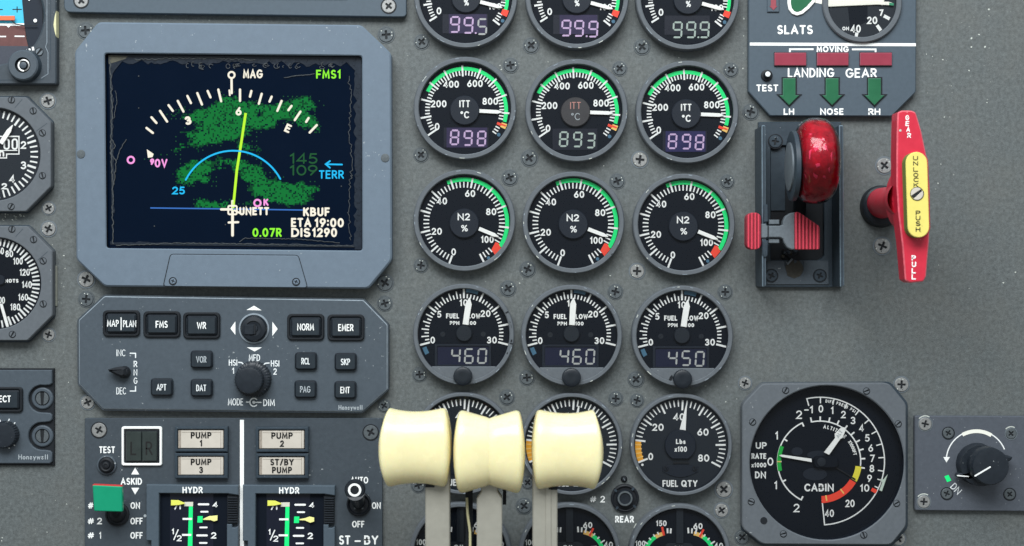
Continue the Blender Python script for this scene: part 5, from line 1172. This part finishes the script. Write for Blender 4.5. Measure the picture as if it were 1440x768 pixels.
for ch, y in zip('PUSH', (299.5, 306.6, 314.5, 322.8)): text(b, ch, 1291, y, 6.6, 1.2, PZ + .3, 'ink', width=6.6)
pl = b.build('push_plate', han); slot_screw('screw', 1289.7, 272.5, 8.8, PZ, pl, 'ann', -38)

# ================================================================ cabin pressure gauge
KZ = 24.0
cab = thing('cabin_pressure_gauge', 'large octagonal CABIN pressure and altitude gauge at lower right', 'gauge', 1159, 652, z=KZ)
OK = [(1044, 569), (1072, 539.5), (1250, 538.8), (1274.5, 568.5), (1274.5, 740), (1253, 766.5), (1072, 765.5), (1043.8, 743)]
b = MB(); b.prism(rpoly([(x + (-2.2 if x < 1159 else 2.2), y + (-2 if y < 650 else 2)) for x, y in OK], 5), 0, 2.6, 'housing', bev=.8); b.ring(rpoly(OK, 6), circ(1163, 651, 108.5, 72), 2.4, KZ, 'bezel', bo=1.5, bi=1.6, zin=2.7, c=(1160, 651), wall='hub'); b.build('bezel', cab)
sx = lambda v: 1030 + v / 3.096; sy = lambda v: 520 + v / 3.096
for i, (x, y) in enumerate(((232, 90), (584, 93), (88, 228), (722, 236), (82, 575), (715, 582), (222, 715), (572, 720))): slot_screw('screw', sx(x), sy(y), 4.0, KZ, cab, 'bezel', (120, 160, 130, 140, 20, 150, 165, 70)[i])
b = MB(); b.lathe(sx(137), sy(657), [(5, KZ), (4.8, KZ + .8), (3.6, KZ + .8)], 'rubber', n=20, cap=True); b.build('plug', cab)
d = MB(); cx, cy = 1153.4, 649.2; d.poly(circ(1163, 651, 110, 72), 4.5, 'dial'); z = 5
d.stroke([pol(cx, cy, 60, a) for a in range(-25, -157, -4)], 1.9, z, 'white', cap=False)
for a in (-25, -58, -90, -118, -153.5): d.tick(cx, cy, 54.5, 60.8, a, 2.2, z + .1, 'white')
d.band(cx, cy, 55, 60.5, -68, -103, z + .3, 'green_dark'); d.tick(cx, cy, 55, 60.5, -90, 1.4, z + .6, 'amber')
for t, x, y, H, wd in (('2', 290, 196, 12, 8.5), ('1', 193, 287, 11.5, None), ('0', 165, 400, 11.5, 8.5), ('1', 189, 503, 11.5, None), ('2', 279, 602, 12, 8.5), ('UP', 125, 330, 9.5, 15.5), ('RATE', 115, 376, 8, 21), ('x1000', 115, 415, 6.6, 21), ('DN', 122, 458, 9.8, 15.5)): text(d, t, sx(x), sy(y), H, 1.9 if H > 7 else 1.4, z, 'white', width=wd)
text(d, 'CABIN', sx(377), sy(513), 11, 2.2, z, 'white', width=41.5)
d.stroke([pol(cx, cy, 57, a) for a in range(-12, 98, 4)], 1.8, z, 'white', cap=False)
for v in range(-1, 9): d.tick(cx, cy, 56.5, 63.5, v * 12.3, 2.2, z + .1, 'white')
d.band(cx, cy, 50, 58.5, 97, 119, z + .3, 'yellow'); d.band(cx, cy, 48.5, 58.5, 120.5, 178, z + .3, 'red'); d.tick(cx, cy, 47, 59, 119.7, 1.6, z + .6, 'ink')
for a in (143.5, 170.5): d.tick(cx, cy, 48, 56, a, 2, z + .6, 'amber')
for t, x, y in (('-1', 332, 174), ('0', 385, 170), ('1', 435, 177), ('2', 483, 195), ('3', 525, 221), ('4', 562, 253), ('5', 587, 297), ('6', 602, 341), ('7', 609, 386), ('8', 607, 430), ('9', 597, 473), ('10', 576, 515), ('20', 512, 582), ('40', 422, 625)): text(d, t, sx(x), sy(y), 10.5, 1.8, z, 'white', width={1: None if t == '1' else 6.8, 2: 13}[len(t)])
outer = [pol(cx, cy, 90.5 - 1.5 * max(0, (a - 90) / 90), a) for a in range(-12, 179, 4)]
d.stroke([pol(cx, cy, 80, -11.5)] + outer + [(cx + 2.6, cy + 54)], 1.7, z, 'white', cap=False)
for v in range(0, 9): d.tick(cx, cy, 82, 90, v * 12.3 + .2, 1.7, z + .1, 'white')
for v in (8.7, 9.3): d.tick(cx, cy, 84, 90, v * 12.3, 1.5, z + .1, 'white')
d.band(cx, cy, 82, 90, 116.5, 120, z + .4, 'red')
arctext(d, 'DIFF PRESS PSI', cx, cy, 85.6, 5, 35, 4.4, 1.0, z + .2); arctext(d, 'ALTITUDE', cx, cy, 49.5, 5, 46, 5.4, 1.2, z + .2); arctext(d, 'X1000FT', cx, cy, 50, 55, 79, 5.0, 1.1, z + .2)
for cx2, cy2, rx, ry in ((1146, 667, 17, 9), (1152, 640, 17, 6), (1121, 635, 8, 6)): d.prism(circ(cx2, cy2, rx, 28, ry), 4.5, 5.2, 'hub', bev=.3)
d.build('dial', cab)
px_, py_ = sx(388), sy(402)
b = MB(); b.prism([(sx(345), sy(388)), (sx(346), sy(403)), (sx(215), sy(380)), (sx(203), sy(373)), (sx(215), sy(370))], 8, 9.4, 'needle', bev=.3); b.build('needle', cab)
b = MB(); b.prism([(sx(399), sy(360)), (sx(421), sy(371)), (sx(470), sy(302)), (sx(480), sy(297)), (sx(494), sy(262)), (sx(487), sy(250)), (sx(470), sy(255)), (sx(445), sy(280)), (sx(447), sy(298))], 10, 11.4, 'needle', bev=.3); text(b, 'ALT', sx(465), sy(280), 5, .8, 11.6, 'dim', width=11, rot=-57); b.build('needle', cab)

b = MB(); b.prism([(sx(651), sy(530)), (sx(676), sy(456)), (sx(658), sy(478)), (sx(645), sy(475)), (sx(652), sy(492)), (sx(640), sy(525))], 8, 9, 'needle_pale2', bev=.2); b.build('needle', cab)
b = MB(); b.prism(rrect(sx(355), sy(378), sx(462), sy(428), 6, 5), 4, 12, 'dial', bev=1.2); b.lathe(px_, py_, [(6.5, 12), (6, 13.5), (2.4, 13.8)], 'dial_grey', n=24, cap=True); b.tube([(sx(440), sy(420), 6), (sx(535), sy(478), 6)], 1.1, 'rubber', 8); b.build('hub_cap', cab)
b = MB(); b.poly(circ(1163, 651, 108.3, 72), 19, 'glass'); b.build('cover_glass', cab)

# ================================================================ dimmer knob panel at the right edge
RZ = 9.0
rot = thing('rotary_knob_panel', 'grey plate with one big black rotary knob at the right edge', 'control panel', 1373, 652, z=RZ)

b = MB(); b.prism(rpoly([(1286.5, 584.7), (1520, 585.5), (1520, 720), (1286.3, 718)], 3), 0, RZ, 'plate_warm', bev=1.2); Z = RZ + .3
kx = lambda v: 1270 + v / 4.265; ky = lambda v: 560 + v / 4.265
b.stroke([(kx(440) + 42.5 * math.cos(math.radians(t)), ky(375) + 42.5 * math.sin(math.radians(t))) for t in range(183, 340, 5)], 1.6, Z, 'white', cap=False)
b.stroke([(kx(440) + 40.8 * math.cos(math.radians(t)), ky(372) + 40.8 * math.sin(math.radians(t))) for t in range(241, 303, 4)], 5.2, Z, 'cream_white', cap=False)
b.poly([(kx(241), ky(353)), (kx(281), ky(353)), (kx(260), ky(386))], Z, 'white')
b.poly([(kx(247), ky(469)), (kx(272), ky(459)), (kx(289), ky(494)), (kx(264), ky(504))], Z, 'green'); text(b, 'DN', kx(318), ky(543), 10, 1.3, Z, 'print', width=15, rot=45); b.build('faceplate', rot)
for x, y, r, m_, c_ in ((133, 155, 9.2, 'steel', True), (272, 210, 7.6, 'painted_screw', False), (648, 213, 7.6, 'painted_screw', True), (125, 622, 9.0, 'steel', True), (263, 573, 7.6, 'painted_screw', False), (640, 577, 7.6, 'painted_screw', False)): cross_screw('screw', kx(x), ky(y), r, RZ, rot, m_, x % 60, c_)
b = MB(); b.lathe(kx(452), ky(398), [(29.5, RZ), (29, RZ + 6), (28.2, RZ + 9), (28.4, RZ + 22)], 'knob', n=90, zref=RZ + 8, lobes=14, amp=.012, cap=True)
b.prism(rpoly([(kx(312), ky(472)), (kx(322), ky(448)), (kx(370), ky(440)), (kx(600), ky(335)), (kx(648), ky(350)), (kx(640), ky(368)), (kx(420), ky(480)), (kx(390), ky(490))], 3), RZ + 8, RZ + 22, 'knob', bev=2, zref=RZ + 14); b.stroke([(kx(326), ky(464)), (kx(392), ky(470))], 1.6, RZ + 22.3, 'white'); kb = b.build('knob', rot)
b = MB(); b.lathe(kx(524), ky(410), [(26.2, RZ + 20), (26, RZ + 45), (24.6, RZ + 47.5), (20, RZ + 48)], 'knob', n=90, lobes=40, amp=.012, cap=True, zref=RZ + 46); b.stroke([(kx(432), ky(466)), (kx(522), ky(413))], 2.2, RZ + 48.4, 'white'); b.build('knob_cap', kb)

# ================================================================ rear push button
rb = thing('push_button', 'black round push button above the word REAR', 'button', 879, 701)
b = MB(); b.lathe(879, 701, [(20, 0), (19.6, 4), (17.5, 5), (16.5, 4.6), (16, 2.5), (13, 2.5)], 'rubber', n=48, zref=5, cap=True)
for a in (40, 130, 220, 310): b.tick(879, 701, 15, 19.6, a, 3, 5.2, 'housing')
text(b, '#', 834, 702, 9.5, 1.7, .4, 'white', width=9); text(b, '2', 847.5, 702, 9.5, 1.7, .4, 'white', width=6.5); text(b, 'REAR', 878.2, 730.3, 9.6, 2.0, .4, 'white', width=26.5); b.build('collar', rb)
b = MB(); b.lathe(879, 701, [(11.8, 3), (11.6, 10), (10.4, 11.5), (8, 11.5), (7, 9.8), (2, 9.4)], ['black', 'black', 'painted_screw', 'black', 'black', 'black'], n=40, cap=True, zref=11); b.build('plunger', rb)
b = MB(); b.lathe(877.8, 674, [(4.6, 0), (4.4, 2), (3.2, 3.4), (1.5, 3.8)], 'rubber', n=20, cap=True); b.tick(877.8, 674, -2, 2, 150, 1.2, 4, 'grey_metal'); b.build('retaining_screw', rb)

# ================================================================ throttle levers
TH = 250.0
def throttle(x0, x1, cy, hh, label, sx0, sx1, dip, vee, side, lean=0):
    t = thing('throttle_lever', label, 'lever', (x0 + x1) / 2, 700, 'ivory throttle levers', TH - 40)
    n = 36; us = [-1 + 2 * i / n for i in range(n + 1)]; us = [math.copysign(1 - (1 - abs(u)) ** 1.8, u) for u in us]; us = us[1:-1]
    def rad(u):
        e = max(1 - abs(u) ** 13, 0) ** (1 / 3.6)
        core = (hh - dip * (1 - abs(u)) - (0.7 if abs(u) < .01 else 0)) if vee else (hh - dip * (1 - u * u))
        return core * e
    def bl(u): return (9.0 if (side >= 0 and u < 0 and not vee) or (side < 0 and u > 0) else 3.5) * math.copysign(abs(u) ** 3, u)
    b = MB(); cx, hw = (x0 + x1) / 2, (x1 - x0) / 2
    b.spin_x(cx, cy, TH - 30, us, rad, lambda u: 46 * rad(u) / hh, 'ivory', n=72, hw=hw, zref=TH - 30, e=2.5, bulge=lambda u, sa: -bl(u) * sa * sa); b.build('knob', t, sharp=50 if not vee else 14)
    b = MB(); ky_ = cy + hh - 12
    neck = [(sx0 + (6 if vee else (0 if side > 0 else 0)), ky_ - 24), (sx1 - (6 if vee else 0), ky_ - 24), (sx1 - (6 if vee else 0), ky_ + 8), (sx1, ky_ + 17), (sx1, 960), (sx0, 960), (sx0, ky_ + 17), (sx0 + (6 if vee else 0), ky_ + 8)]
    b.prism(neck, TH - 46, TH - 22, 'shaft', bev=1.4)
    if side == -1: b.prism([(sx0 + 18, ky_ - 24), (sx1 - 9, ky_ - 24), (sx1 - 8, 960), (sx0 + 18, 960)], TH - 23, TH - 20.5, 'shaft', bev=.8)
    b.build('shaft', t)
    if vee is False:
        b = MB(); k0 = sx0 if side > 0 else sx1; b.box(min(k0, k0 + side * 13), ky_ - 6, max(k0, k0 + side * 13), ky_ + 10, TH - 48, TH - 20.5, 'rubber', bev=.5) 
        b.build('lock_pin', t)
    else:
        b = MB(); b.box(sx0 - 16, ky_ - 10, sx0 - 6, 960, TH - 70, TH - 52, 'rubber', bev=.8); b.box(sx1 + 1, ky_ - 6, sx1 + 6, ky_ + 26, TH - 70, TH - 52, 'rubber', bev=.8); b.build('reverse_lever', t)
        b = MB(); b.tube([(sx0 - 14, 700, TH - 48), (sx0 - 13, 722, TH - 46), (sx0 - 9.5, 748, TH - 46), (sx0 - 9, 800, TH - 48)], 1.7, 'wire', 8); b.build('cable', t)
throttle(534, 635, 629, 58.5, 'left ivory throttle lever with plain smooth knob', 598, 632.5, 8.5, False, 1)
throttle(638, 738.5, 635, 61, 'middle ivory throttle lever with creased two lobed knob', 670.5, 706, 14, True, 0)
throttle(747.5, 847.5, 632, 59, 'right ivory throttle lever with smooth knob and ridged shaft', 749, 784, 8.5, False, -1)

for o in bpy.data.objects:
    if '_o' in o: del o['_o']
